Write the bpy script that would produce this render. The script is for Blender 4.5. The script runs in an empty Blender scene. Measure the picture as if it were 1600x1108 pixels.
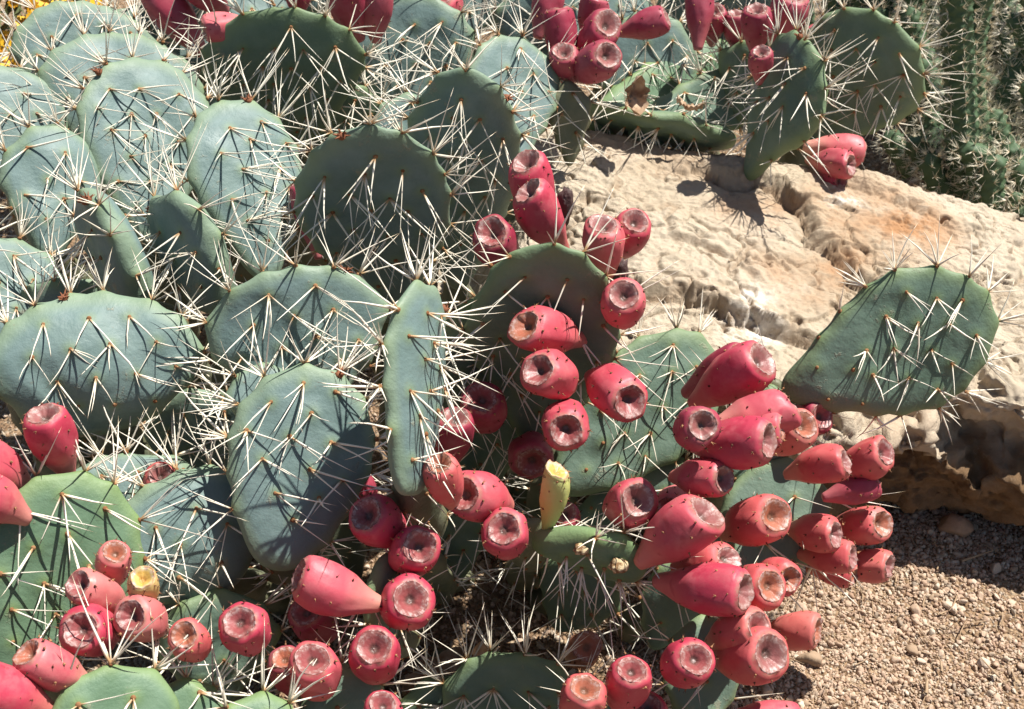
import bpy, math, random
import numpy as np
from mathutils import Vector, Matrix

sc = bpy.context.scene
col = sc.collection
R = math.radians
random.seed(7)
rng = np.random.default_rng(11)

# ------------------------------------------------------------------ camera
CAM = Vector((0.0, 0.0, 1.15))
PITCH = R(38.0)
FPX = 2198.0                      # focal length in pixels of the 1600 px wide photograph
cd = bpy.data.cameras.new('camera')
cam = bpy.data.objects.new('camera', cd)
col.objects.link(cam)
cam.location = CAM
cam.rotation_euler = (R(90) - PITCH, 0, 0)
cd.sensor_width = 36.0
cd.lens = FPX / 1600.0 * 36.0
cd.clip_start = 0.05
cd.clip_end = 400.0
cd.dof.use_dof = True
cd.dof.focus_distance = 1.27
cd.dof.aperture_fstop = 17.0
sc.camera = cam

# ------------------------------------------------------------------ world, sun, exposure
SUN = Vector((0.42, 0.19, 0.88)).normalized()
w = bpy.data.worlds.new('World')
sc.world = w
w.use_nodes = True
nt = w.node_tree
sky = nt.nodes.new('ShaderNodeTexSky')
sky.sky_type = 'NISHITA'
sky.sun_disc = False
sky.sun_elevation = math.asin(SUN.z)
sky.sun_rotation = math.atan2(SUN.x, SUN.y)
bg = nt.nodes['Background']
bg.inputs['Strength'].default_value = 0.05
nt.links.new(sky.outputs[0], bg.inputs[0])
sl = bpy.data.lights.new('sun', 'SUN')
sl.energy = 5.0
sl.angle = R(0.5)
sl.color = (1.0, 0.955, 0.88)
so = bpy.data.objects.new('sun', sl)
col.objects.link(so)
so.location = (2, 1, 5)
so.rotation_euler = SUN.to_track_quat('Z', 'Y').to_euler()
sc.view_settings.view_transform = 'Standard'
sc.view_settings.look = 'None'
sc.view_settings.exposure = 0.80
sc.view_settings.gamma = 1.0
sc.view_settings.use_curve_mapping = False

# ------------------------------------------------------------------ helpers
XR = Vector((1, 0, 0))
FW = Vector((0, math.cos(PITCH), -math.sin(PITCH)))
UP = Vector((0, math.sin(PITCH), math.cos(PITCH)))


def at(px, py, z):
    """world point seen at photo pixel (px, py), z metres in front of the camera"""
    return CAM + FW * z + XR * ((px - 800) / FPX * z) - UP * ((py - 554) / FPX * z)


def on_plane(px, py, h):
    d = FW + XR * ((px - 800) / FPX) - UP * ((py - 554) / FPX)
    return CAM + d * ((h - CAM.z) / d.z)


def project(p):
    q = p - CAM
    z = q.dot(FW)
    return 800 + FPX * q.dot(XR) / z, 554 - FPX * q.dot(UP) / z, z


def mesh_from(name, verts, faces, mat=None, smooth=True, attrs=None):
    me = bpy.data.meshes.new(name)
    verts = np.asarray(verts, dtype=np.float32)
    if isinstance(faces, np.ndarray):
        n, k = faces.shape
        me.vertices.add(len(verts))
        me.vertices.foreach_set('co', verts.ravel())
        me.loops.add(n * k)
        me.loops.foreach_set('vertex_index', faces.astype(np.int32).ravel())
        me.polygons.add(n)
        me.polygons.foreach_set('loop_start', np.arange(0, n * k, k, dtype=np.int32))
        me.update(calc_edges=True)
        me.validate()
    else:
        me.from_pydata(verts.tolist(), [], faces)
    if smooth:
        me.polygons.foreach_set('use_smooth', np.ones(len(me.polygons), dtype=bool))
    if attrs:
        for k, v in attrs.items():
            a = me.attributes.new(k, 'FLOAT', 'POINT')
            a.data.foreach_set('value', np.asarray(v, dtype=np.float32))
    if mat:
        me.materials.append(mat)
    me.update()
    return me


def link(name, me, parent=None, m=None, kind=None):
    o = bpy.data.objects.new(name, me)
    col.objects.link(o)
    if parent:
        o.parent = parent
    if m is not None:
        o.matrix_basis = m
    if kind:
        o['kind'] = kind
    return o


def thing(name, label, cat, loc, group=None):
    o = bpy.data.objects.new(name, None)
    col.objects.link(o)
    o.location = loc
    o.empty_display_size = 0.03
    o['label'] = label
    o['category'] = cat
    if group:
        o['group'] = group
    return o


def tag(o, label, cat, group=None):
    o['label'] = label
    o['category'] = cat
    if group:
        o['group'] = group
    return o


class Joiner:
    """collects many small pieces into one mesh (all quads or tris padded)"""
    def __init__(self):
        self.v, self.f, self.n, self.a = [], [], 0, []

    def add(self, v, f, a=None):
        self.v.append(v)
        self.f += [tuple(int(i) + self.n for i in q) for q in f]
        self.n += len(v)
        self.a.append(np.zeros(len(v)) if a is None else a)

    def mesh(self, name, mat, smooth=True, attr='along'):
        return mesh_from(name, np.concatenate(self.v), self.f, mat, smooth, {attr: np.concatenate(self.a)})


# noise ------------------------------------------------------------
def _hash(i, j, k):
    h = (i.astype(np.int64) * 374761393 + j.astype(np.int64) * 668265263 + k.astype(np.int64) * 2147483647) & 0xffffffff
    h = ((h ^ (h >> 13)) * 1274126177) & 0xffffffff
    h = ((h ^ (h >> 16)) * 2246822519) & 0xffffffff
    return ((h ^ (h >> 15)) & 0xffffff) / float(0xffffff)


def vnoise(p):
    f = np.floor(p)
    t = p - f
    t = t * t * t * (t * (t * 6 - 15) + 10)
    i, j, k = f[:, 0], f[:, 1], f[:, 2]
    x, y, z = t[:, 0], t[:, 1], t[:, 2]
    out = 0
    for a in (0, 1):
        for b in (0, 1):
            for c in (0, 1):
                wgt = (x if a else 1 - x) * (y if b else 1 - y) * (z if c else 1 - z)
                out = out + wgt * _hash(i + a, j + b, k + c)
    return out * 2 - 1


def fbm(p, octs=4, gain=0.5):
    s, amp = 0, 1.0
    for o in range(octs):
        s = s + amp * vnoise(p * (2.03 ** o) + 17.3 * o)
        amp *= gain
    return s


def sstep(a, b, x):
    t = np.clip((x - a) / (b - a), 0, 1)
    return t * t * (3 - 2 * t)


def ico(sub=1):
    t = (1 + 5 ** .5) / 2
    v = [(-1, t, 0), (1, t, 0), (-1, -t, 0), (1, -t, 0), (0, -1, t), (0, 1, t), (0, -1, -t), (0, 1, -t),
         (t, 0, -1), (t, 0, 1), (-t, 0, -1), (-t, 0, 1)]
    f = [(0, 11, 5), (0, 5, 1), (0, 1, 7), (0, 7, 10), (0, 10, 11), (1, 5, 9), (5, 11, 4), (11, 10, 2), (10, 7, 6),
         (7, 1, 8), (3, 9, 4), (3, 4, 2), (3, 2, 6), (3, 6, 8), (3, 8, 9), (4, 9, 5), (2, 4, 11), (6, 2, 10),
         (8, 6, 7), (9, 8, 1)]
    v = [np.array(q) / np.linalg.norm(q) for q in v]
    for _ in range(sub):
        cache, nf = {}, []

        def mid(a, b):
            k = (min(a, b), max(a, b))
            if k not in cache:
                q = v[a] + v[b]
                v.append(q / np.linalg.norm(q))
                cache[k] = len(v) - 1
            return cache[k]
        for a, b, c in f:
            x, y, z = mid(a, b), mid(b, c), mid(c, a)
            nf += [(a, x, z), (b, y, x), (c, z, y), (x, y, z)]
        f = nf
    return np.array(v), np.array(f)


ICO0, ICO1, ICO2 = ico(0), ico(1), ico(2)


# ------------------------------------------------------------------ materials
class NT:
    def __init__(self, name):
        self.m = bpy.data.materials.new(name)
        self.m.use_nodes = True
        self.t = self.m.node_tree
        self.b = self.t.nodes['Principled BSDF']

    def n(self, typ, **kw):
        x = self.t.nodes.new(typ)
        for k, v in kw.items():
            setattr(x, k, v)
        return x

    def l(self, a, b):
        self.t.links.new(a, b)

    def noise(self, scale, detail=4, rough=.55, vec=None, out='Fac'):
        x = self.n('ShaderNodeTexNoise')
        x.inputs['Scale'].default_value = scale
        x.inputs['Detail'].default_value = detail
        x.inputs['Roughness'].default_value = rough
        self.l(vec or self.coord(), x.inputs['Vector'])
        return x.outputs[out]

    def coord(self):
        if not hasattr(self, 'c'):
            self.c = self.n('ShaderNodeTexCoord').outputs['Object']
        return self.c

    def ramp(self, fac, stops):
        x = self.n('ShaderNodeValToRGB')
        e = x.color_ramp.elements
        while len(e) < len(stops):
            e.new(.5)
        for q, (p, c) in zip(e, stops):
            q.position = p
            q.color = (c if len(c) == 4 else (*c, 1)) if not isinstance(c, (int, float)) else (c, c, c, 1)
        self.l(fac, x.inputs[0])
        return x.outputs[0]

    def mix(self, fac, a, b, blend='MIX'):
        x = self.n('ShaderNodeMix', data_type='RGBA', blend_type=blend)
        for s, v in ((x.inputs[0], fac), (x.inputs[6], a), (x.inputs[7], b)):
            if isinstance(v, (int, float)):
                s.default_value = v
            elif isinstance(v, tuple):
                s.default_value = (*v, 1) if len(v) == 3 else v
            else:
                self.l(v, s)
        return x.outputs[2]

    def math(self, op, a, b=0.0):
        x = self.n('ShaderNodeMath', operation=op)
        for s, v in ((x.inputs[0], a), (x.inputs[1], b)):
            if isinstance(v, (int, float)):
                s.default_value = v
            else:
                self.l(v, s)
        return x.outputs[0]

    def attr(self, name):
        x = self.n('ShaderNodeAttribute')
        x.attribute_name = name
        return x.outputs['Fac']

    def objrand(self):
        return self.n('ShaderNodeObjectInfo').outputs['Random']

    def bump(self, h, strength=.3, dist=.002):
        x = self.n('ShaderNodeBump')
        x.inputs['Strength'].default_value = strength
        x.inputs['Distance'].default_value = dist
        self.l(h, x.inputs['Height'])
        self.l(x.outputs[0], self.b.inputs['Normal'])

    def out(self, colr, rough=.5, spec=.4):
        if isinstance(colr, tuple):
            self.b.inputs['Base Color'].default_value = (*colr, 1)
        else:
            self.l(colr, self.b.inputs['Base Color'])
        if isinstance(rough, (int, float)):
            self.b.inputs['Roughness'].default_value = rough
        else:
            self.l(rough, self.b.inputs['Roughness'])
        self.b.inputs['Specular IOR Level'].default_value = spec
        return self.m


def pad_material(name, c1, c2, edge):
    t = NT(name)
    base = t.mix(t.ramp(t.noise(14, 3), [(.35, 0.0), (.68, 1.0)]), c1, c2)
    wax = t.ramp(t.noise(42, 5, .6), [(.42, 0.0), (.72, .55)])
    base = t.mix(wax, base, (c2[0] * 1.22, c2[1] * 1.2, c2[2] * 1.28))
    base = t.mix(t.math('MULTIPLY', t.attr('edge'), .55), base, edge)
    base = t.mix(t.math('MULTIPLY', t.attr('halo'), .55), base, (edge[0] * .9, edge[1] * .9, edge[2] * .6))
    rub = t.ramp(t.noise(6, 6, .65), [(.50, 0.0), (.72, .45)])
    base = t.mix(rub, base, (c1[0] * .80, c1[1] * .86, c1[2] * .70))
    speck = t.ramp(t.noise(210, 2, .5), [(.70, 0.0), (.78, 1.0)])
    base = t.mix(t.math('MULTIPLY', speck, .35), base, (.16, .13, .09))
    scar = t.ramp(t.noise(23, 6, .72), [(.615, 0.0), (.66, 1.0)])
    base = t.mix(t.math('MULTIPLY', scar, .55), base, (.26, .24, .17))
    t.bump(t.math('ADD', t.noise(120, 4, .6), t.math('ADD', t.math('MULTIPLY', t.noise(28, 6, .6), 1.4), t.math('MULTIPLY', scar, .5))), .42, .0022)
    return t.out(base, t.ramp(t.noise(30, 3), [(.3, .48), (.7, .66)]), .34)


PADM = {
    'b': pad_material('pad skin blue green', (.104, .164, .156), (.150, .216, .202), (.222, .294, .168)),
    'g': pad_material('pad skin green', (.085, .158, .090), (.122, .195, .122), (.200, .285, .110)),
    'm': pad_material('pad skin grey green', (.092, .150, .110), (.125, .186, .140), (.190, .255, .115)),
    'k': pad_material('pad skin old', (.095, .120, .075), (.150, .155, .105), (.170, .160, .090)),
}


def fruit_material(name, top, low, bloom, blotch):
    t = NT(name)
    al = t.attr('along')
    g = t.ramp(t.math('ADD', al, t.math('MULTIPLY', t.math('SUBTRACT', t.noise(25, 3), .5), .5)), [(.02, low), (.55, top)])
    g = t.mix(t.ramp(t.noise(38, 5, .62), [(.46, 0.0), (.66, .46)]), g, bloom)
    g = t.mix(t.ramp(t.noise(70, 3, .5), [(.60, 0.0), (.68, .5)]), g, blotch)
    orn = t.objrand()
    g = t.mix(t.ramp(orn, [(0.0, .30), (.5, 0.0), (1.0, 0.0)]), g, blotch)
    g = t.mix(t.ramp(orn, [(.5, 0.0), (1.0, .30)]), g, low)
    scab = t.ramp(t.noise(34, 7, .72), [(.665, 0.0), (.70, 1.0)])
    g = t.mix(t.math('MULTIPLY', scab, .55), g, (.34, .19, .11))
    rim = t.ramp(al, [(.972, 0.0), (.998, .8)])
    g = t.mix(t.math('MULTIPLY', rim, t.ramp(t.noise(260, 2), [(.4, .2), (.6, 1.0)])), g, (.33, .20, .14))
    t.bump(t.noise(60, 5, .6), .35, .0016)
    return t.out(g, t.ramp(t.noise(45, 3), [(.3, .40), (.7, .62)]), .38)


FRM = {
    'c': fruit_material('fruit skin crimson', (.45, .042, .078), (.56, .18, .15), (.52, .165, .175), (.32, .014, .040)),
    'p': fruit_material('fruit skin pink', (.48, .085, .110), (.57, .28, .21), (.54, .22, .21), (.39, .032, .064)),
    's': fruit_material('fruit skin salmon', (.51, .092, .095), (.57, .25, .18), (.55, .185, .165), (.45, .046, .066)),
    'd': fruit_material('fruit skin dusky', (.30, .030, .060), (.38, .115, .12), (.36, .105, .135), (.20, .011, .030)),
    'y': fruit_material('fruit skin yellow', (.56, .40, .15), (.52, .36, .13), (.60, .46, .22), (.55, .24, .10)),
    'v': fruit_material('fruit skin pale green', (.47, .49, .16), (.34, .43, .14), (.54, .57, .27), (.40, .43, .12)),
    't': fruit_material('fruit skin tan', (.42, .17, .10), (.32, .12, .08), (.46, .24, .15), (.25, .08, .05)),
}


def cup_material(name, wall, deep, rim):
    t = NT(name)
    al = t.attr('along')       # 0 rim .. 1 centre
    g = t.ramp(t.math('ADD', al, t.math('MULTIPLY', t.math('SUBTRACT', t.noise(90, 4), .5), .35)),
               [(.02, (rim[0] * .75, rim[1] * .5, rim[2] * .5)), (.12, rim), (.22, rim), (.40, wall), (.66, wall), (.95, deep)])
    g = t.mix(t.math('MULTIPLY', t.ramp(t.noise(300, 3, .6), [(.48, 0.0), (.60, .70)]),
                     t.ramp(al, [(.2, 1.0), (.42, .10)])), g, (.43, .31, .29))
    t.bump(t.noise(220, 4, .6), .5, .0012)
    return t.out(g, .42, .45)


CUPM = {
    'c': cup_material('fruit cup rose', (.25, .060, .060), (.10, .048, .040), (.25, .095, .085)),
    'o': cup_material('fruit cup orange', (.33, .105, .060), (.16, .070, .04), (.30, .13, .085)),
    'g': cup_material('fruit cup dusty', (.25, .088, .082), (.11, .06, .048), (.28, .135, .118)),
    'y': cup_material('fruit cup yellow', (.55, .34, .08), (.45, .24, .06), (.52, .40, .18)),
}

t = NT('spine')
al = t.attr('along')
sp = t.ramp(al, [(0.0, (.20, .085, .030)), (.07, (.46, .28, .13)), (.16, (.84, .79, .66)), (.80, (.88, .84, .72)), (.97, (.62, .46, .28))])
sp = t.mix(t.ramp(t.objrand(), [(.60, 0.0), (1.0, .40)]), sp, t.mix(.6, sp, (.42, .33, .22)))
SPINE = t.out(t.mix(t.ramp(t.noise(70, 2), [(.42, 0.0), (.6, .5)]), sp, t.mix(.35, sp, (.55, .45, .30))), .38, .45)
t.b.inputs['Subsurface Weight'].default_value = 0.0

t = NT('areole felt')
t.bump(t.noise(900, 2), .8, .001)
AREOLE = t.out(t.mix(t.ramp(t.noise(60, 3), [(.4, 0.0), (.6, 1.0)]), (.20, .085, .036), (.30, .165, .08)), .85, .15)
t = NT('glochid')
GLOCHID = t.out(t.mix(t.ramp(t.noise(120, 2), [(.45, 0.0), (.6, 1.0)]), (.085, .030, .020), (.34, .18, .09)), .8, .2)
t = NT('dried bud')
BUD = t.out(t.mix(t.noise(300, 2), (.13, .042, .022), (.30, .125, .065)), .75, .2)
t = NT('dark dried berry')
t.bump(t.noise(250, 4), .8, .002)
RAISIN = t.out(t.mix(t.noise(120, 3), (.045, .026, .026), (.10, .06, .055)), .6, .3)
t = NT('cut scar')
t.bump(t.noise(300, 4), .8, .002)
SCAR = t.out(t.mix(t.ramp(t.noise(160, 4), [(.42, 0.0), (.56, 1.0)]), (.20, .11, .05), (.58, .46, .28)), .85, .2)

# rock
t = NT('limestone')
n1 = t.noise(4.2, 8, .62)
c = t.mix(t.ramp(n1, [(.36, 0.0), (.62, 1.0)]), (.425, .343, .245), (.505, .428, .325))
c = t.mix(t.ramp(t.noise(9, 7, .65), [(.46, 0.0), (.68, .85)]), c, (.555, .475, .375))
rust = t.attr('rust')
c = t.mix(t.math('MULTIPLY', rust, t.ramp(t.noise(22, 7, .68), [(.36, .15), (.56, 1.0)])), c, (.40, .215, .105))
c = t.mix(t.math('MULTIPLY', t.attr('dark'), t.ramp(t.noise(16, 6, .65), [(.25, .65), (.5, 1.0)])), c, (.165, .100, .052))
c = t.mix(t.math('MULTIPLY', t.attr('chalk'), t.ramp(t.noise(38, 6, .7), [(.42, 0.0), (.55, 1.0)])), c, (.74, .70, .63))
c = t.mix(t.ramp(t.noise(62, 7, .74), [(.59, 0.0), (.70, .55)]), c, (.285, .220, .155))
c = t.mix(t.ramp(t.noise(260, 4, .7), [(.60, 0.0), (.72, .5)]), c, (.27, .21, .15))
c = t.mix(t.ramp(t.noise(11, 5, .6), [(.62, 0.0), (.78, .4)]), c, (.36, .31, .24))
c = t.mix(t.ramp(t.noise(5.5, 6, .7), [(.52, 0.0), (.68, .32)]), c, (.46, .30, .19))
c = t.mix(t.math('MULTIPLY', t.attr('crack'), t.ramp(t.noise(30, 5, .65), [(.38, 0.0), (.60, .75)])), c, (.250, .165, .100))
h = t.math('ADD', t.noise(40, 10, .74), t.math('MULTIPLY', t.noise(150, 7, .76), .8))
t.bump(h, .62, .008)
ROCK = t.out(c, .88, .22)

# gravel
t = NT('gravel stone')
r = t.attr('along')
c = t.ramp(r, [(0.0, (.32, .205, .140)), (.16, (.43, .305, .220)), (.34, (.52, .395, .295)), (.52, (.45, .315, .230)), (.68, (.57, .46, .36)),
               (.82, (.33, .235, .16)), (.93, (.62, .54, .43)), (1.0, (.20, .15, .115))])
c = t.mix(t.ramp(t.noise(180, 4, .6), [(.45, 0.0), (.65, .4)]), c, (.30, .20, .12))
t.bump(t.noise(320, 4), .6, .0015)
GRAVEL = t.out(c, .9, .2)
t = NT('gravel ground')
vor = t.n('ShaderNodeTexVoronoi')
vor.inputs['Scale'].default_value = 210
t.l(t.coord(), vor.inputs['Vector'])
sepc = t.n('ShaderNodeSeparateColor')
t.l(vor.outputs['Color'], sepc.inputs[0])
c = t.ramp(sepc.outputs[0], [(0.0, (.17, .105, .06)), (.5, (.31, .205, .125)), (.85, (.42, .31, .20)), (1.0, (.50, .41, .30))])
c = t.mix(t.ramp(t.noise(9, 5), [(.4, 0.0), (.6, .45)]), c, (.20, .125, .075))
t.bump(t.math('SUBTRACT', t.noise(120, 5), t.math('MULTIPLY', vor.outputs['Distance'], 1.2)), .9, .006)
GROUND = t.out(c, .95, .15)

t = NT('cholla skin')
t.bump(t.noise(200, 3), .3, .001)
CHOLLA = t.out(t.mix(t.noise(40, 3), (.050, .092, .045), (.090, .140, .072)), .6, .3)
t = NT('cholla spine')
CHSPINE = t.out(t.ramp(t.attr('along'), [(0.0, (.45, .32, .18)), (.3, (.78, .71, .55)), (1.0, (.82, .75, .58))]), .45, .4)
t = NT('dry leaf')
t.bump(t.noise(140, 5), .6, .002)
DRYLEAF = t.out(t.mix(t.ramp(t.noise(60, 5), [(.4, 0.0), (.62, 1.0)]), (.30, .18, .105), (.52, .39, .27)), .75, .25)
t = NT('twig')
TWIG = t.out(t.mix(t.noise(90, 3), (.22, .13, .075), (.50, .38, .25)), .8, .2)
t = NT('petal yellow')
PETAL = t.out(t.mix(t.objrand(), (.72, .34, .012), (.80, .50, .03)), .55, .3)
t = NT('flower eye')
EYE = t.out((.45, .20, .02), .7, .2)
t = NT('bush leaf')
BUSHLEAF = t.out(t.mix(t.noise(50, 2), (.07, .10, .035), (.16, .17, .07)), .6, .3)

# ------------------------------------------------------------------ ground
xs = np.unique(np.concatenate([np.linspace(-1.0, 1.4, 170), np.array([-60, -30, -15, -8, -4, -2.5, -1.6, -1.2, 1.7, 2.3, 4, 8, 15, 30, 60.])]))
ys = np.unique(np.concatenate([np.linspace(.3, 2.7, 170), np.array([-30, -12, -5, -2, -.8, -.2, 3.2, 4, 6, 10, 18, 35, 70, 120.])]))
gx, gy = np.meshgrid(xs, ys)
P = np.stack([gx.ravel(), gy.ravel(), np.zeros(gx.size)], 1)


def ground_z(p):
    q = np.stack([p[:, 0], p[:, 1], np.zeros(len(p))], 1)
    return .010 * fbm(q * 5, 2) + .004 * fbm(q * 22, 2)


P[:, 2] = ground_z(P)
nx = len(xs)
ii, jj = np.meshgrid(np.arange(nx - 1), np.arange(len(ys) - 1))
a0 = (jj * nx + ii).ravel()
o = link('gravel_ground', mesh_from('gravel_ground', P, np.stack([a0, a0 + 1, a0 + nx + 1, a0 + nx], 1), GROUND))
o['kind'] = 'structure'

# ------------------------------------------------------------------ boulder
YF = 1.120


def boulder():
    nu, x0, x1 = 560, -.10, .86
    # profile across the rock: (kind, y offset, z)
    prof = [(.12, -.03), (.055, .010), (.018, .025), (.002, .040), (-.004, .062), (.000, .085), (.010, .108), (.018, .130), (.012, .155),
            (-.002, .180), (.004, .196), (.024, .206)]
    tops = [(f, None) for f in np.linspace(.03, 1.0, 60)]
    back = [(.02, -.015), (.05, -.06), (.07, -.12), (.05, -.20), (.0, -.27)]
    u = np.linspace(0, 1, nu)
    X = x0 + (x1 - x0) * u
    yb = np.interp(X, [-.10, .05, .15, .30, .45, .60, .86], [1.58, 1.60, 1.575, 1.53, 1.52, 1.47, 1.43])
    hb = np.interp(X, [-.10, .05, .15, .30, .45, .60, .86], [.255, .275, .275, .255, .245, .225, .205])
    yf = YF + .012 * np.sin(X * 17 + 1) + .008 * np.sin(X * 41) + np.interp(X, [-.1, .1, .26, .86], [.10, .06, .0, -.01])
    yf = yf + .022 * sstep(.36, .44, X)
    rows = []
    frontdense = np.array(prof)
    s = np.linspace(0, len(prof) - 1, 110)
    fy = np.interp(s, np.arange(len(prof)), frontdense[:, 0])
    fz = np.interp(s, np.arange(len(prof)), frontdense[:, 1])
    for a, b in zip(fy, fz):
        rows.append(np.stack([X, yf + a, np.full(nu, b)], 1))
    for f in np.linspace(.004, 1.0, 250):
        yy = yf + .024 + (yb - yf - .024) * f
        zz = .206 + (hb - .206) * (f ** .85)
        rows.append(np.stack([X, yy, zz], 1))
    for a, b in back:
        rows.append(np.stack([X, yb + a, hb + b], 1))
    G = np.array(rows)                       # (nv, nu, 3)
    nv = G.shape[0]
    zl = np.interp(X, [0, .25, .395, .48, .56, .70, .86], [.15, .16, .168, .118, .092, .085, .08]) + .010 * np.sin(X * 60) + .006 * np.sin(X * 133)
    amt = np.interp(X, [0, .2, .3, .36, .44, .60, .86], [.0, .012, .026, .036, .046, .044, .04])
    nr_ = 112
    prot = np.exp(-((G[:nr_, :, 2] - zl[None, :]) / .020) ** 2) * amt[None, :]
    G[:nr_, :, 1] -= prot
    hollow = np.exp(-((G[:nr_, :, 2] - zl[None, :] - .045) / .018) ** 2) * amt[None, :] * .30
    G[:nr_, :, 1] += hollow
    e = np.minimum(sstep(-.10, .02, X), 1 - sstep(.74, .86, X))
    G[:, :, 2] *= (.25 + .75 * e)[None, :]
    # smooth normals
    du = np.gradient(G, axis=1)
    dv = np.gradient(G, axis=0)
    N = np.cross(du, dv)
    N /= np.linalg.norm(N, axis=2, keepdims=True) + 1e-9
    V = G.reshape(-1, 3)
    Nn = N.reshape(-1, 3)
    front = np.zeros(nv)
    front[:112] = 1
    front[112:135] = np.linspace(1, 0, 23)
    front = np.repeat(front, nu)
    q = V * np.array([1, 1, 1.6])
    warp = np.stack([vnoise(q * 7), vnoise(q * 7 + 40), vnoise(q * 7 + 80)], 1) * .03
    big = fbm(q * 4.5, 3)
    rid = 1 - np.abs(fbm((q + warp) * 13, 4, .55))
    fine = fbm(q * 55, 4, .6)
    def worley(px_, py_, seed):
        ix, iy = np.floor(px_), np.floor(py_)
        f1 = np.full(len(px_), 9.)
        f2 = np.full(len(px_), 9.)
        hid = np.zeros(len(px_))
        gxx = np.zeros(len(px_))
        gyy = np.zeros(len(px_))
        for a in (-1, 0, 1):
            for b in (-1, 0, 1):
                cx, cy2 = ix + a, iy + b
                k0 = np.full(len(px_), float(seed))
                jx, jy = cx + _hash(cx, cy2, k0), cy2 + _hash(cx, cy2, k0 + 1)
                dd_ = np.hypot(px_ - jx, py_ - jy)
                m = dd_ < f1
                f2 = np.where(m, f1, np.minimum(f2, dd_))
                hid = np.where(m, _hash(cx, cy2, k0 + 2), hid)
                gxx = np.where(m, (px_ - jx) * (_hash(cx, cy2, k0 + 3) - .5), gxx)
                gyy = np.where(m, (py_ - jy) * (_hash(cx, cy2, k0 + 4) - .5), gyy)
                f1 = np.where(m, dd_, f1)
        return f2 - f1, hid, gxx + gyy

    def stair(n, k):
        q_ = n * k
        f_ = np.floor(q_)
        return (f_ + sstep(.45, .55, q_ - f_)) / k
    wq = np.stack([V[:, 0] * 5 + V[:, 1] * 2.2, V[:, 1] * 9 + V[:, 0] * 3.5, np.zeros(len(V))], 1)
    ter = stair(fbm(wq * .62 + .9 * warp / .03 * .10, 3, .40), 3.0)
    ter2 = stair(fbm(wq * 1.9 + 31, 3, .45), 2.6) * sstep(-.1, .5, vnoise(q * 6 + 90))
    wx = V[:, 0] * 5.2 + .55 * fbm(q * 9 + 3, 4, .55)
    wy = (V[:, 1] + .42 * V[:, 0]) * 9.5 + .55 * fbm(q * 9 + 33, 4, .55)
    e1, h1, t1 = worley(wx, wy, 5)
    e2, h2, t2 = worley(wx * 2.6 + .3, wy * 2.2, 9)
    plates = .008 * (h1 - .5) * sstep(0, .06, e1) + .005 * t1 - .004 * (1 - sstep(0, .05, e1))
    plates = plates + sstep(.35, .75, h1) * .35 * (.0045 * (h2 - .5) * sstep(0, .12, e2) + .004 * t2 - .0022 * (1 - sstep(0, .07, e2)))
    d = .007 * big * (1 - .3 * front) - .006 * (1 - front) + (.0015 + .006 * front) * (rid - .6) + .0010 * fine + (1 - front) * (.004 * ter + plates) + .0016 * fbm(q * 170, 2)
    # pitted, porous front
    pit = sstep(.15, .55, fbm((q + warp) * np.array([15, 15, 22]) + 9, 3))
    pit2 = sstep(.25, .5, fbm(q * 42 + 5, 2))
    d = d - front * (.015 * pit + .006 * pit2) + front * .008 * (rid - .6)
    # strata lines on the front
    lay = vnoise(np.stack([V[:, 0] * 3, V[:, 1] * 2, V[:, 2] * 60 + 2 * vnoise(q * 5)], 1))
    d = d + front * .006 * lay
    ck = fbm(np.stack([V[:, 0] * 6 + 40, V[:, 1] * 13 + V[:, 0] * 5, V[:, 2] * 8], 1) + warp * 14, 4, .55)
    ck2 = fbm(np.stack([V[:, 0] * 17 + 3, V[:, 1] * 22, V[:, 2] * 20], 1) + warp * 20, 3, .55)
    d = d - (1 - .6 * front) * (.0065 * np.exp(-(ck / .030) ** 2) * sstep(-.2, .3, big) + .0012 * np.exp(-(ck2 / .03) ** 2) * sstep(0, .4, vnoise(q * 8 + 7)))
    d = d + (1 - front) * .003 * np.clip(fbm(q * 26 + 60, 3) - .55, 0, 1)
    D = V + Nn * d[:, None]
    # ledges on the top face: raised slabs behind broken edges
    top = 1 - front
    rust = np.zeros(len(V))
    chalk = np.zeros(len(V))
    crack = np.zeros(len(V))

    def ledge(pts, hgt, fade, face=.008, h=.235, wob=.014):
        nonlocal crack
        L = np.array([on_plane(px, py, h)[:2] for px, py in pts])
        p = V[:, :2] + np.stack([h1 - .5, (h2 - .5)], 1) * wob * 1.1 + np.stack([vnoise(V * 12), vnoise(V * 12 + 9)], 1) * wob * .8 + np.stack([vnoise(V * 110), vnoise(V * 110 + 9)], 1) * wob * .10
        best = np.full(len(V), 1e9)
        side = np.zeros(len(V))
        tpar = np.zeros(len(V))
        for i in range(len(L) - 1):
            a, b = L[i], L[i + 1]
            ab = b - a
            tt = np.clip(((p - a) @ ab) / (ab @ ab), 0, 1)
            c = a + tt[:, None] * ab
            ds = np.linalg.norm(p - c, axis=1)
            cr = ab[0] * (p[:, 1] - a[1]) - ab[1] * (p[:, 0] - a[0])
            m = ds < best
            best[m] = ds[m]
            side[m] = np.sign(cr[m])
            tpar[m] = (i + tt[m]) / (len(L) - 1)
        sd = best * side
        taper = sstep(0, .12, tpar) * (1 - sstep(.88, 1, tpar))
        up = sstep(0, face, sd) * np.exp(-np.clip(sd, 0, None) / fade) * hgt
        dn = -1.0 * (sd < 0) * np.exp(-np.abs(sd) / .012) * hgt * .35
        D[:, 2] += (up + dn) * taper * top
        crack = np.maximum(crack, np.exp(-(sd / .006) ** 2) * taper * top)

    ledge([(1000, 268), (1110, 306), (1185, 305), (1235, 335), (1258, 380), (1305, 398), (1345, 440), (1400, 452), (1480, 470), (1600, 470)], .019, .12, .018)
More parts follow.
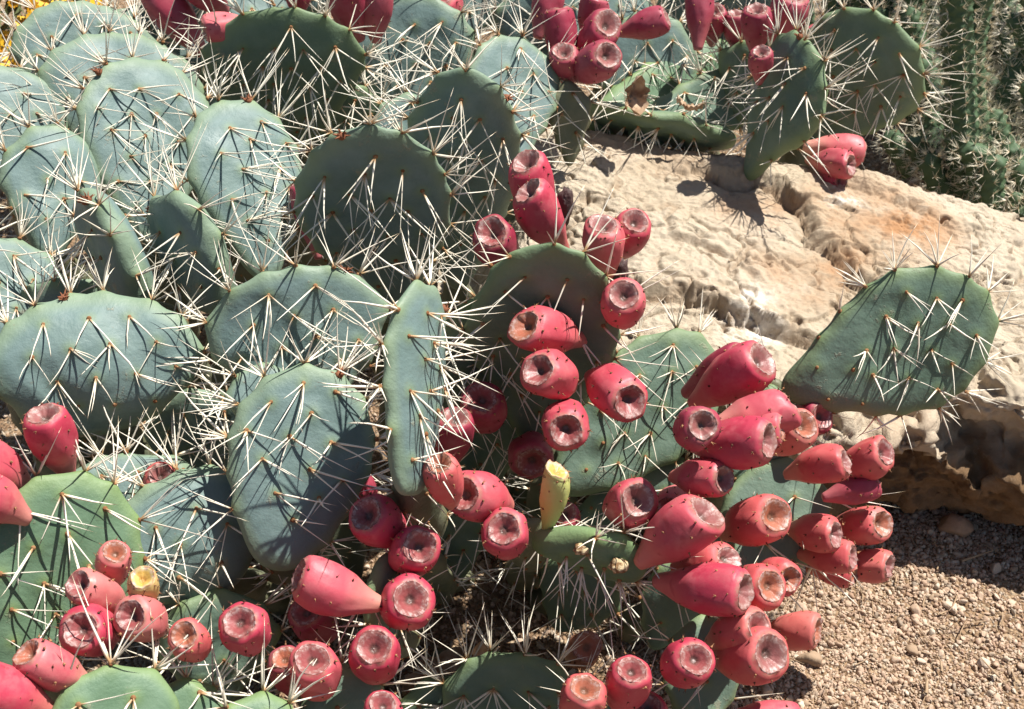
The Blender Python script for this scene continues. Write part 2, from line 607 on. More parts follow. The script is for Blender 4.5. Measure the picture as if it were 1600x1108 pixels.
    ledge([(930, 440), (1010, 455), (1085, 462), (1150, 490), (1200, 500), (1290, 520), (1400, 560)], .018, .09, .014)
    ledge([(1180, 255), (1225, 270), (1265, 295), (1330, 305), (1420, 330)], .008, .05, .014)
    ledge([(1390, 318), (1440, 335), (1500, 362), (1560, 372)], .007, .04, .012)
    ledge([(1030, 375), (1080, 380), (1150, 412), (1190, 440)], .007, .05)
    ledge([(1000, 545), (1090, 535), (1180, 560), (1260, 580)], .014, .06)
    ledge([(1450, 590), (1510, 560), (1600, 575)], .018, .05)
    # colour patches tied to places on the stone
    def blob(px, py, rx, ry, h=.24):
        c = on_plane(px, py, h)
        p = V[:, :2] + np.stack([vnoise(V * 14), vnoise(V * 14 + 9)], 1) * .03
        return np.clip(1.25 - np.hypot((p[:, 0] - c.x) / rx, (p[:, 1] - c.y) / ry), 0, 1)
    rust = np.maximum.reduce([blob(1390, 355, .085, .075), .7 * blob(1300, 400, .05, .05), .55 * blob(1200, 330, .09, .03), .5 * blob(1230, 440, .06, .05)]) * top
    rust = np.clip(rust + front * .35 * sstep(.12, .06, V[:, 2]), 0, 1)
    chalk = np.maximum(blob(1160, 522, .04, .03, .20), blob(1300, 320, .02, .02)) * top
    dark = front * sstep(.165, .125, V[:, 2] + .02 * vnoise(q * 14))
    crack = np.clip(np.maximum(crack, top * (.9 * np.exp(-(ck / .035) ** 2) * sstep(-.2, .3, big) + .7 * (1 - sstep(0, .06, e1)) + .4 * (1 - sstep(0, .05, e2)) * sstep(.35, .75, h1))), 0, 1)
    ii, jj = np.meshgrid(np.arange(nu - 1), np.arange(nv - 1))
    a0 = (jj * nu + ii).ravel()
    F = np.stack([a0, a0 + 1, a0 + nu + 1, a0 + nu], 1)
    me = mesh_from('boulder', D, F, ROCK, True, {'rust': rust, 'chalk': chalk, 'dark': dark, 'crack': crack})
    # close the two ends
    return me, D


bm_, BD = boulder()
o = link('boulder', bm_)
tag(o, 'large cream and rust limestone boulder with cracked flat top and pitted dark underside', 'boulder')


def rock_z(x, y):
    m = (np.abs(BD[:, 0] - x) < .02) & (np.abs(BD[:, 1] - y) < .02)
    return BD[m, 2].max() if m.any() else 0.0


# ------------------------------------------------------------------ spines
def spine_template(bend):
    lv = [(0, 1.0), (.12, 1.0), (.55, .62), (.85, .28)]
    v, f, a = [], [], []
    for z, r in lv:
        for k in range(4):
            an = k * math.pi / 2
            v.append((r * math.cos(an), r * .7 * math.sin(an), z))
            a.append(z)
    v.append((0, 0, 1))
    a.append(1)
    for i in range(3):
        for k in range(4):
            f.append((i * 4 + k, i * 4 + (k + 1) % 4, i * 4 + 4 + (k + 1) % 4, i * 4 + 4 + k))
    for k in range(4):
        f.append((12 + k, 12 + (k + 1) % 4, 16))
    v = np.array(v, dtype=float)
    v[:, :2] *= .00104
    v[:, 0] += bend * v[:, 2] * (v[:, 2]) * .009
    return v, f, np.array(a)


SPT = [spine_template(b) for b in (0, .6, -.5, 1.1)]
SPM = [mesh_from('spine', v, f, SPINE, True, {'along': a}) for v, f, a in SPT]


def basis(d, up=None):
    z = np.asarray(d) / np.linalg.norm(d)
    x = np.cross((.3, .2, .9) if up is None else up, z)
    if np.linalg.norm(x) < 1e-4:
        x = np.cross((1, 0, 0), z)
    x /= np.linalg.norm(x)
    y = np.cross(z, x)
    return np.stack([x, y, z], 1)


# ------------------------------------------------------------------ prickly pear pads
class Plant:
    def __init__(self, label, root):
        self.o = thing('prickly_pear', label, 'cactus', root, 'prickly pear plants of one bed')
        self.root = Vector(root)
        self.spines = []          # (score, pad object, M, pos, dir, length)

    def finish(self, limit=290):
        S = sorted(self.spines, key=lambda q: -q[0])
        J = Joiner()
        for i, (sco, pad, M, p, d, L, wd) in enumerate(S):
            B = basis(d, rng.normal(size=3))
            k = int(rng.integers(0, 4))
            if i < limit:
                m = Matrix(((B[0, 0] * wd, B[0, 1] * wd, B[0, 2] * L, p[0]), (B[1, 0] * wd, B[1, 1] * wd, B[1, 2] * L, p[1]),
                            (B[2, 0] * wd, B[2, 1] * wd, B[2, 2] * L, p[2]), (0, 0, 0, 1)))
                link('spine', SPM[k], pad, m)
            else:
                v, f, a = SPT[k]
                q = (v * np.array([wd, wd, L])) @ B.T + np.asarray(p)
                mm = np.array(M)
                q = q @ mm[:3, :3].T + mm[:3, 3] - np.array(self.root)
                J.add(q, f, a)
        if J.n:
            link('spines_at_the_back', J.mesh('spines_at_the_back', SPINE), self.o, None, 'stuff')


NP, NR = 112, 26


def outline_fn(L, W, seed, waist, sq=.86):
    r = np.random.default_rng(seed)
    a = r.uniform(-1, 1, 6)
    ph = r.uniform(0, 6.28, 6)

    def f(phi):
        t = (1 - np.cos(phi)) / 2
        m = waist + (1.07 - waist) * sstep(0, .72, t) - .04 * sstep(.8, 1, t)
        k = 1 + .012 * sum(a[i] * np.sin((i + 2) * phi + ph[i]) for i in range(6))
        x = W / 2 * np.sign(np.sin(phi)) * np.abs(np.sin(phi)) ** sq * m * k
        y = L * t + .0 * phi
        return x, y
    return f


def add_pad(plant, bx, by, tx, ty, wpx, z, lean, turn, tint='b', T=.021, waist=.50, bend=0., wrinkle=0., spines=1.0,
            bare=.22, buds=0, seed=None, slen=.057, label=None, M=None, L=None, W=None, marg=.031, sq=.86, spc=.035):
    seed = seed if seed is not None else int(abs(bx * 13 + by * 7 + tx * 3 + ty)) % 99991
    r = np.random.default_rng(seed)
    if M is None:
        c = at((bx + tx) / 2, (by + ty) / 2, z)
        ray = (c - CAM).normalized()
        proj = math.hypot(tx - bx, ty - by) / FPX * z
        dz = math.tan(R(lean)) * proj
        B = at(bx, by, z - dz / 2)
        Tp = at(tx, ty, z + dz / 2)
        u = (Tp - B)
        L = u.length
        u.normalize()
        v = ray.cross(u).normalized()
        n = v.cross(u).normalized()
        th = R(turn)
        n2 = n * math.cos(th) + v * math.sin(th)
        v2 = v * math.cos(th) - n * math.sin(th)
        W = wpx / FPX * z
        M = Matrix(((v2.x, u.x, n2.x, B.x), (v2.y, u.y, n2.y, B.y), (v2.z, u.z, n2.z, B.z), (0, 0, 0, 1)))
    fo = outline_fn(L, W, seed, waist, sq)
    cy = .55 * L
    phi = np.linspace(0, 2 * math.pi, NP, endpoint=False)
    ox, oy = fo(phi)
    rr = 1 - (1 - np.linspace(0, 1, NR + 1)[1:]) ** 1.7
    ang_o = np.arctan2(ox, -(oy - cy))           # 0 at base
    ang_s = np.unwrap(ang_o)
    rad_o = np.hypot(ox, oy - cy)
    o_ang = np.concatenate([ang_s - 2 * math.pi, ang_s, ang_s + 2 * math.pi])
    o_rad = np.tile(rad_o, 3)
    nz = r.uniform(0, 100, 3)
    cup = r.uniform(-.6, .6) * .010

    def mid(x, y):
        q = np.stack([x * 11 + nz[0], y * 11 + nz[1], np.full_like(x, nz[2])], 1)
        zz = .0058 * vnoise(q) + .0024 * vnoise(q * 2.9)
        zz = zz + bend * (y / L - .5) ** 2 + cup * (x / (W / 2)) ** 2
        if wrinkle:
            q2 = np.stack([x * 9 + nz[1], y * 34 + 3 * vnoise(q * .6), np.full_like(x, nz[0])], 1)
            zz = zz + wrinkle * vnoise(q2) * sstep(.85, .35, y / L)
        return zz

    def rof(x, y):
        a = np.arctan2(x, -(y - cy))
        return np.hypot(x, y - cy) / np.interp(a, o_ang, o_rad)

    def half(x, y, rad):
        return T / 2 * np.sqrt(np.clip(1 - rad ** 4.5, 0, 1)) * (1 + .45 * (1 - y / L) ** 2)

    # areoles ------------------------------------------------------
    ars = []           # pos, normal, kind, tfrac
    sp_ = spc
    k = 0
    yy = sp_ * .4
    while yy < L:
        x_ = -W
        off = sp_ * .5 if k % 2 else 0
        while x_ < W:
            x, y = x_ + off + r.normal() * .003, yy + r.normal() * .003
            q = rof(np.array([x]), np.array([y]))[0]
            if q < .83:
                for s in (1, -1):
                    zz = mid(np.array([x]), np.array([y]))[0] + s * half(np.array([x]), np.array([y]), np.array([q]))[0]
                    ars.append((np.array([x, y, zz]), np.array([0, 0, s * 1.0]), 'face', y / L))
            x_ += sp_
        yy += sp_ * .72
        k += 1
    per = np.cumsum(np.hypot(np.diff(np.append(ox, ox[0])), np.diff(np.append(oy, oy[0]))))
    nm = max(8, int(per[-1] / marg))
    for i in range(nm):
        s_ = (i + r.uniform(-.2, .2)) / nm * per[-1]
        j = int(np.searchsorted(per, s_ % per[-1])) % NP
        x, y = ox[j], oy[j]
        if y < L * .16:
            continue
        j2, j0 = (j + 2) % NP, (j - 2) % NP
        tx_, ty_ = ox[j2] - ox[j0], oy[j2] - oy[j0]
        nn = np.array([ty_, -tx_, 0.0])
        nn /= np.linalg.norm(nn) + 1e-9
        if nn @ np.array([x, y - cy, 0]) < 0:
            nn = -nn
        zz = mid(np.array([x]), np.array([y]))[0] + r.uniform(-.3, .3) * T
        ars.append((np.array([x - nn[0] * .001, y - nn[1] * .001, zz]), nn, 'margin', y / L))
    # mesh ---------------------------------------------------------
    V, E = [], []
    def ring(rad, s):
        x = ox * rad
        y = cy + (oy - cy) * rad
        rd = np.full(NP, rad)
        return np.stack([x, y, mid(x, y) + s * half(x, y, rd)], 1)
    cpt = np.array([0.0]), np.array([cy])
    top = [ring(q, 1) for q in rr]
    bot = [ring(q, -1) for q in rr[:-1]]
    c1 = np.array([[0, cy, mid(*cpt)[0] + half(cpt[0], cpt[1], np.array([0.]))[0]]])
    c2 = np.array([[0, cy, mid(*cpt)[0] - half(cpt[0], cpt[1], np.array([0.]))[0]]])
    V = np.concatenate([np.concatenate(top), np.concatenate(bot), c1, c2])
    edge = np.concatenate([np.repeat(sstep(.80, .98, rr), NP), np.repeat(sstep(.80, .98, rr[:-1]), NP), [0, 0]])
    idx = np.arange(NP)
    nxt = (idx + 1) % NP
    F = []
    for i in range(NR - 1):
        F += np.stack([i * NP + nxt, i * NP + idx, (i + 1) * NP + idx, (i + 1) * NP + nxt], 1).tolist()
    b0 = NR * NP
    for i in range(NR - 2):
        F += np.stack([b0 + i * NP + idx, b0 + i * NP + nxt, b0 + (i + 1) * NP + nxt, b0 + (i + 1) * NP + idx], 1).tolist()
    F += np.stack([b0 + (NR - 2) * NP + idx, b0 + (NR - 2) * NP + nxt, (NR - 1) * NP + nxt, (NR - 1) * NP + idx], 1).tolist()
    ct, cb = len(V) - 2, len(V) - 1
    F += np.stack([np.full(NP, ct), nxt, idx], 1)[:, [0, 2, 1]].tolist()
    F += np.stack([np.full(NP, cb), b0 + nxt, b0 + idx], 1).tolist()
    halo = np.zeros(len(V))
    V0 = V.copy()
    for p, n, kd, tf in ars:
        d2 = ((V0 - p) ** 2).sum(1)
        g = np.exp(-d2 / (.0085 ** 2))
        halo = np.maximum(halo, np.exp(-d2 / (.0058 ** 2)))
        V += n[None, :] * (g * (.0040 if kd == 'margin' else .0016))[:, None]
    me = mesh_from('pad', V, F, PADM[tint], True, {'edge': edge, 'halo': halo})
    pm = Matrix.Translation(-plant.root) @ M
    pad = link('pad', me, plant.o, pm)
    if label:
        pad['label'] = label
    # areole felt + spines ----------------------------------------
    J = Joiner()
    Minv3 = M.to_3x3().transposed()
    wd = np.array(Minv3 @ Vector((0, 0, -1)))       # world down in pad space
    camL = np.array(M.inverted() @ CAM)
    for p, n, kd, tf in ars:
        pp = p + n * (.0034 if kd == 'margin' else .0014)
        B = basis(n)
        s = r.uniform(.75, 1.2)
        q = ICO1[0] * np.array([.0021, .0021, .0017]) * s
        J.add(q @ B.T + pp, ICO1[1])
        if spines <= 0:
            continue
        front = (camL - p) @ n > 0
        if kd == 'margin':
            if tf < bare * .8:
                continue
            m = int(r.integers(5, 9)) if tf > .5 else int(r.integers(2, 4))
        else:
            if tf < bare + r.uniform(0, .12):
                continue
            m = int(r.integers(2, 5))
            if not front:
                m = 2
        m = max(1, int(round(m * spines)))
        lat = np.cross(n, wd)
        ln = np.linalg.norm(lat)
        lat = lat / ln if ln > .05 else basis(n)[:, 0]
        for i in range(m):
            if kd == 'margin':
                d = n * r.uniform(.55, 1.2) + np.array([0, 0, 1.0]) * r.normal() * .62 + np.array([-n[1], n[0], 0]) * r.normal() * .55 + np.array([0, .10, 0])
            else:
                d = n * r.uniform(.38, .95) + wd * r.uniform(.15, .85) + lat * (r.uniform(-1, 1) * .9)
            Ls = slen * (1.12 if kd == 'margin' else 1.0) * r.uniform(.72, 1.22) * (1 if i < 3 else .75) * (.7 + .3 * min(1, tf / .6))
            d = d / np.linalg.norm(d)
            wp = M @ Vector(pp)
            ex, ey, ez = project(wp)
            inf = 1.0 if (-40 < ex < 1640 and -40 < ey < 1148) else .1
            te = M @ Vector(pp + d * Ls)
            qx, qy, qz = project(te)
            sco = inf * math.hypot(qx - ex, qy - ey) * (1.0 if (front or kd == 'margin') else .3) * (1.35 - .5 * ez / 1.5)
            plant.spines.append((sco, pad, M, pp, d, Ls, r.uniform(.8, 1.25)))
    link('areoles', J.mesh('areoles', AREOLE, attr='along'), pad, None, 'stuff')
    # dried bud tufts at the crest ---------------------------------
    for b in range(buds):
        j = int(NP * .5 + r.integers(-14, 14))
        base = np.array([ox[j], oy[j], mid(np.array([ox[j]]), np.array([oy[j]]))[0] + r.uniform(-.2, .35) * T])
        K = Joiner()
        K.add(ICO1[0] * .0040 + base, ICO1[1])
        for i in range(16):
            d = r.normal(size=3)
            d[1] = abs(d[1]) * .8
            d /= np.linalg.norm(d)
            v, f, a = SPT[0]
            K.add((v * np.array([1.5, 1.5, r.uniform(.005, .010)])) @ basis(d).T + base, f, a)
        link('dried_bud', K.mesh('dried_bud', BUD), pad)
    return pad, M, L


def support(plant, base, dx=0.0, dy=.04, w=.06, tint='k'):
    """old woody pads that carry an upper pad down to the soil"""
    base = base + Vector((0, .035, -.015))
    g = Vector((base.x + dx, base.y + dy, -.01))
    tot = (base - g).length
    n = max(1, int(math.ceil(tot / .21)))
    prev = g
    for i in range(n):
        a = g.lerp(base, i / n)
        b = g.lerp(base, (i + 1) / n)
        u = (b - a)
        L = u.length + .022
        u.normalize()
        th = random.uniform(-.6, .6)
        v = Vector((math.cos(th), math.sin(th), 0))
        v = (v - u * v.dot(u)).normalized()
        nn = v.cross(u)
        a2 = a - u * .02
        M = Matrix(((v.x, u.x, nn.x, a2.x), (v.y, u.y, nn.y, a2.y), (v.z, u.z, nn.z, a2.z), (0, 0, 0, 1)))
        add_pad(plant, 0, 0, 0, 0, 0, 0, 0, 0, tint, T=.026, waist=.72, spines=.4, bare=.5, M=M, L=L, W=w, seed=int(base.x * 9999) % 977 + i, slen=.03)


# ------------------------------------------------------------------ fruits
def add_fruit(plant, tx, ty, bx, by, dpx, z, skin='c', cup='c', k=1.72, toward=1, cupr=.645, deep=.34, label=None, seed=None, lump=1.0):
    seed = seed if seed is not None else int(abs(tx * 17 + ty * 5 + bx)) % 99991
    r = np.random.default_rng(seed)
    Rr = dpx / FPX * z / 2
    L = k * 2 * Rr * r.uniform(.95, 1.18)
    proj = math.hypot(tx - bx, ty - by) / FPX * z
    dz = math.sqrt(max(0.0, L * L - proj * proj)) * toward
    L = max(L, proj)
    tip = at(tx, ty, z)
    base = at(bx, by, z + dz)
    ax = np.array((tip - base).normalized())
    L = (tip - base).length
    B = basis(ax, r.normal(size=3))
    NA = 44
    s = np.concatenate([np.linspace(0, .9, 26), np.linspace(.92, 1.0, 7)])
    bul = r.uniform(.95, 1.05)
    prof = np.interp(s, [0, .04, .12, .25, .40, .55, .70, .82, .91, .96, .985, 1.0],
                     [.26, .34, .42, .60, .82 * bul, .96, 1.0, .985, .925, .86, cupr + .10, cupr])
    prof = np.convolve(np.pad(prof, 1, mode='edge'), [.2, .6, .2], 'valid')
    th = np.linspace(0, 2 * math.pi, NA, endpoint=False)
    bendv = r.normal(size=2) * .06 * L
    tilt = r.normal(size=2) * .16
    lob = int(r.integers(4, 7)), r.uniform(0, 6), r.uniform(.008, .03)
    rows = []
    for q, pr in zip(s, prof):
        p = np.stack([np.cos(th), np.sin(th), np.full(NA, q * 2)], 1)
        wob = 1 + .055 * lump * fbm(p * 1.3 + seed % 37, 2) + lob[2] * np.cos(lob[0] * th + lob[1] + 1.5 * q) * sstep(.1, .5, q) + .018 * vnoise(p * 4 + seed % 23)
        rad = Rr * pr * wob
        bow = bendv * (q * (1 - q)) * 1.2
        rows.append(np.stack([rad * np.cos(th) + bow[0], rad * np.sin(th) + bow[1], q * L + (tilt[0] * np.cos(th) + tilt[1] * np.sin(th)) * rad * q ** 4], 1))
    # scalloped rim
    sc_ = .0012 * np.array(vnoise(np.stack([np.cos(th) * 3, np.sin(th) * 3, np.full(NA, seed % 50)], 1)))
    rows[-1][:, 2] += sc_
    V = np.concatenate(rows + [np.array([[0, 0, 0]])])
    along = np.concatenate([np.repeat(s, NA), [0]])
    idx = np.arange(NA)
    nxt = (idx + 1) % NA
    F = []
    for i in range(len(s) - 1):
        F += np.stack([i * NA + idx, i * NA + nxt, (i + 1) * NA + nxt, (i + 1) * NA + idx], 1).tolist()
    F += np.stack([np.full(NA, len(V) - 1), nxt, idx], 1).tolist()
    me = mesh_from('fruit', V, F, FRM[skin], True, {'along': along})
    pr_ = base - plant.root
    M = Matrix(((B[0, 0], B[0, 1], B[0, 2], pr_.x), (B[1, 0], B[1, 1], B[1, 2], pr_.y), (B[2, 0], B[2, 1], B[2, 2], pr_.z), (0, 0, 0, 1)))
    fr = link('fruit', me, plant.o, M)
    if label:
        fr['label'] = label
    # cup: starts on the body's rim, thick lip, sinks to a scar in the middle
    rim = rows[-1].copy()
    dd = deep / .34 * Rr * .29
    q = [(1.0, 0.0, 0), (.97, .0006, .04), (.92, -.01 * dd, .09), (.86, -.05 * dd, .15), (.78, -.15 * dd, .22), (.68, -.32 * dd, .33), (.56, -.55 * dd, .47),
         (.44, -.78 * dd, .61), (.34, -.96 * dd, .74), (.25, -1.16 * dd, .88), (.17, -1.36 * dd, .97), (.09, -1.40 * dd, 1.0)]
    rows2, al = [], []
    cen = rim.mean(0)
    for f_, dz_, a_ in q:
        rg = cen + (rim - cen) * f_
        rg[:, 2] = rim[:, 2] * (f_) + cen[2] * (1 - f_) + dz_
        jit = .00035 * (r.normal(size=NA)) * (1 if .02 <= a_ <= .12 else .25 if a_ > 0 else 0)
        rg[:, 2] += jit
        rows2.append(rg)
        al.append(np.full(NA, a_))
    c_ = rows2[-1].mean(0)
    c_[2] += .0004
    V2 = np.concatenate(rows2 + [c_[None, :]])
    al = np.concatenate(al + [np.array([.80])])
    F2 = []
    for i in range(len(q) - 1):
        F2 += np.stack([i * NA + idx, i * NA + nxt, (i + 1) * NA + nxt, (i + 1) * NA + idx], 1).tolist()
    F2 += np.stack([(len(q) - 1) * NA + idx, (len(q) - 1) * NA + nxt, np.full(NA, len(V2) - 1)], 1).tolist()
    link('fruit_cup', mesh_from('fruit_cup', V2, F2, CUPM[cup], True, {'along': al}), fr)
    # glochid tufts
    J = Joiner()
    spots = [(.945, i / 9 * 6.28 + r.normal() * .15) for i in range(9)]
    for q_, m in ((.80, 5), (.62, 5), (.42, 4)):
        o_ = r.uniform(0, 6)
        spots += [(q_ + r.normal() * .03, o_ + i / m * 6.28 + r.normal() * .15) for i in range(m)]
    for q_, an in spots:
        rad = np.interp(q_, s, prof) * Rr * 1.0
        bow = bendv * (q_ * (1 - q_)) * 1.2
        nrm = np.array([math.cos(an), math.sin(an), .15])
        p = np.array([rad * math.cos(an) + bow[0], rad * math.sin(an) + bow[1], q_ * L])
        J.add(ICO0[0] * np.array([.0012, .0012, .0012]) * r.uniform(.65, 1.1) + p, ICO0[1])
        for i in range(2):
            d = nrm + r.normal(size=3) * .5
            v, f, a = SPT[0]
            J.add((v * np.array([.38, .38, r.uniform(.002, .0045)])) @ basis(d).T + p, f, a)
    link('glochid_tufts', J.mesh('glochid_tufts', GLOCHID), fr, None, 'stuff')
    return fr


exec_data = None
# ================================================================== plants
# ---- A: the blue-green clump at upper left
A = Plant('broad fruitless clump of sunlit blue-green pads with long white spines', (-.30, 1.35, 0))
# bx, by, tx, ty, width, depth, lean, turn
pA = [
    (20, 300, 8, 104, 170, 1.60, 4, 12, 'b', dict()),
    (195, 280, 190, 54, 245, 1.66, 6, 10, 'b', dict()),
    (235, 380, 225, 92, 205, 1.52, 8, 12, 'b', dict(buds=2)),
    (75, 410, 88, 198, 150, 1.46, 8, 14, 'b', dict()),
    (0, 545, 8, 374, 180, 1.40, 10, 12, 'b', dict()),
    (420, 440, 362, 156, 180, 1.44, 6, 24, 'b', dict(buds=1)),
    (226, 490, 132, 298, 150, 1.34, -8, -79, 'b', dict(buds=2, T=.032, waist=.8, sq=.6)),
    (345, 490, 254, 306, 165, 1.34, -14, -62, 'b', dict(buds=1, T=.031, waist=.75, sq=.65)),
    (160, 692, 140, 468, 312, 1.25, -13, 4, 'b', dict(wrinkle=.006, buds=1, waist=.72, bend=-.10, bare=.38, slen=.043)),
    (320, 820, 325, 610, 190, 1.40, -40, 0, 'b', dict(spines=.5)),
    (110, 640, 110, 440, 200, 1.45, -40, 0, 'b', dict(spines=.5)),
    (485, 640, 450, 420, 272, 1.27, -17, 2, 'b', dict(buds=1, waist=.7, wrinkle=.004)),
]
for bx, by, tx, ty, wd, z, le, tu, ti, kw in pA:
    pad, M, L = add_pad(A, bx, by, tx, ty, wd, z, le, tu, ti, **kw)
    support(A, M.translation, dy=.03)

# ---- B: behind, along the top edge
Bp = Plant('row of prickly pear pads farthest back on the left, with a few pink fruits', (-.15, 1.85, 0))
pB = [
    (130, 210, 150, 8, 230, 1.76, 4, 10, 'b', dict()),
    (450, 240, 440, 14, 245, 1.66, -42, 0, 'm', dict()),
    (400, 60, 390, -80, 190, 1.84, 4, 12, 'b', dict()),
    (650, 210, 640, -8, 190, 1.78, -14, 2, 'b', dict()),
    (805, 260, 800, 56, 150, 1.66, 4, 20, 'b', dict(T=.018)),
    (640, 290, 655, 150, 130, 1.60, 2, 14, 'b', dict(buds=1)),
    (280, 70, 285, -60, 120, 1.86, -20, -30, 'b', dict()),
    (890, 260, 890, 130, 60, 1.70, -20, 10, 'k', dict(spines=.5)),
    (250, 150, 255, 10, 200, 1.90, -10, 6, 'b', dict()),
    (560, 200, 560, 40, 200, 1.92, -30, 4, 'b', dict()),
    (350, 330, 350, 150, 150, 1.72, -38, -10, 'b', dict()),
    (520, 300, 500, 130, 190, 1.78, -40, 4, 'm', dict()),
    (720, 60, 725, -60, 200, 2.0, -10, 4, 'b', dict()),
    (480, 20, 490, -90, 200, 2.0, -10, 4, 'b', dict()),
    (860, 120, 850, -30, 160, 1.95, -20, 4, 'b', dict()),
]
for bx, by, tx, ty, wd, z, le, tu, ti, kw in pB:
    pad, M, L = add_pad(Bp, bx, by, tx, ty, wd, z, le, tu, ti, **kw)
    support(Bp, M.translation, dy=.03)

# ---- C: dark upright pads in the middle with fruit on the crest
C = Plant('central prickly pear with dark shaded upright pads and red fruits around its crest', (.0, 1.32, 0))
pC = [
    (610, 500, 568, 194, 232, 1.38, -46, -4, 'b', dict(buds=1)),
    (715, 450, 728, 108, 172, 1.50, -46, -4, 'b', dict(buds=1, T=.024)),
    (840, 700, 855, 385, 226, 1.36, -44, 0, 'm', dict(spines=.55)),
    (755, 780, 755, 470, 170, 1.42, -40, 6, 'm', dict(spines=.5)),
    (870, 765, 1110, 540, 180, 1.44, 4, 10, 'm', dict(T=.022, waist=.7, label='lit green pad behind the fruits at the centre', slen=.042)),
    (690, 940, 690, 740, 150, 1.44, -42, 0, 'm', dict(spines=.6)),
    (880, 830, 1080, 735, 100, 1.46, -10, 10, 'm', dict(T=.022)),
]
for bx, by, tx, ty, wd, z, le, tu, ti, kw in pC:
    pad, M, L = add_pad(C, bx, by, tx, ty, wd, z, le, tu, ti, **kw)
    support(C, M.translation, dy=.03)
fC = [
    (822, 252, 852, 355, 70, 1.37, 'c', 'g'), (825, 298, 882, 392, 72, 1.32, 'c', 'g'), (768, 362, 798, 428, 70, 1.31, 'd', 'c'),
    (942, 350, 952, 432, 66, 1.30, 'c', 'g'), (993, 345, 955, 405, 62, 1.33, 'c', 'g'), (975, 460, 968, 505, 72, 1.26, 'c', 'g'),
    (818, 510, 910, 533, 76, 1.27, 'c', 'o'), (840, 578, 893, 606, 78, 1.24, 'c', 'c'), (985, 628, 922, 588, 82, 1.25, 'c', 'c'),
    (885, 673, 878, 636, 78, 1.24, 'c', 'c'), (752, 622, 765, 662, 72, 1.33, 'd', 'c'), (712, 652, 704, 730, 64, 1.28, 'd', 'g'),
    (832, 722, 828, 690, 72, 1.36, 'd', 'c'),
]
for tx, ty, bx, by, d, z, s1, c1 in fC:
    add_fruit(C, tx, ty, bx, by, d, z, s1, c1)
add_fruit(C, 870, 735, 853, 832, 47, 1.21, 'v', 'y', k=2.2, cupr=.8, deep=.2, label='unripe yellow-green fruit standing upright')
add_fruit(C, 884, 800, 880, 840, 48, 1.30, 'd', 'g', k=1.5, label='small withered red fruit')
add_fruit(C, 470, 290, 498, 405, 42, 1.43, 'd', 'g', toward=-1)

# ---- D: front middle
D = Plant('front prickly pear with a narrow edge-on pale pad above a ring of crimson fruits', (-.10, 1.12, 0))
pD = [
    (640, 775, 660, 446, 152, 1.16, 4, 60, 'b', dict(T=.017, buds=1, waist=.72, bare=.0, sq=.55, spc=.027)),
    (430, 892, 500, 576, 218, 1.22, 4, 8, 'b', dict(buds=1, bare=.1, waist=.74)),
    (415, 700, 412, 572, 110, 1.26, 4, 10, 'b', dict()),
    (345, 938, 250, 762, 255, 1.23, -17, 2, 'b', dict(wrinkle=.004, waist=.75, buds=1, bend=-.07)),
    (540, 1210, 535, 1045, 130, 1.20, -10, 4, 'm', dict(spines=.6)),
    (600, 1040, 600, 870, 80, 1.22, -20, 50, 'm', dict(spines=.5)),
    (830, 850, 1010, 888, 135, 1.25, 0, 70, 'g', dict(T=.021, waist=.8, spc=.026, bare=.05, slen=.05, label='green pad seen edge-on with two tan scars')),
]
for bx, by, tx, ty, wd, z, le, tu, ti, kw in pD:
    pad, M, L = add_pad(D, bx, by, tx, ty, wd, z, le, tu, ti, **kw)
    support(D, M.translation, dy=.16, w=.045)
fD = [
    (686, 724, 708, 792, 62, 1.15, 's', 'o'), (723, 771, 795, 790, 80, 1.19, 'c', 'c'), (787, 826, 790, 850, 78, 1.18, 'c', 'c'),
    (572, 803, 625, 835, 80, 1.18, 'c', 'c'), (656, 853, 638, 882, 78, 1.17, 'c', 'c'), (642, 936, 620, 960, 88, 1.15, 'c', 'c'),
    (466, 899, 596, 945, 84, 1.15, 'p', 'c'), (533, 756, 580, 778, 70, 1.27, 'd', 'c'), (478, 955, 505, 1000, 72, 1.22, 'd', 'c'),
    (585, 1010, 588, 1060, 82, 1.12, 'c', 'c'), (488, 1030, 505, 1085, 82, 1.11, 'c', 'c'), (444, 1028, 458, 1085, 60, 1.14, 'd', 'o'),
    (598, 1100, 600, 1160, 64, 1.10, 'c', 'c'), (425, 1105, 440, 1150, 50, 1.16, 'd', 'c'),
]
for tx, ty, bx, by, d, z, s1, c1 in fD:
    add_fruit(D, tx, ty, bx, by, d, z, s1, c1)

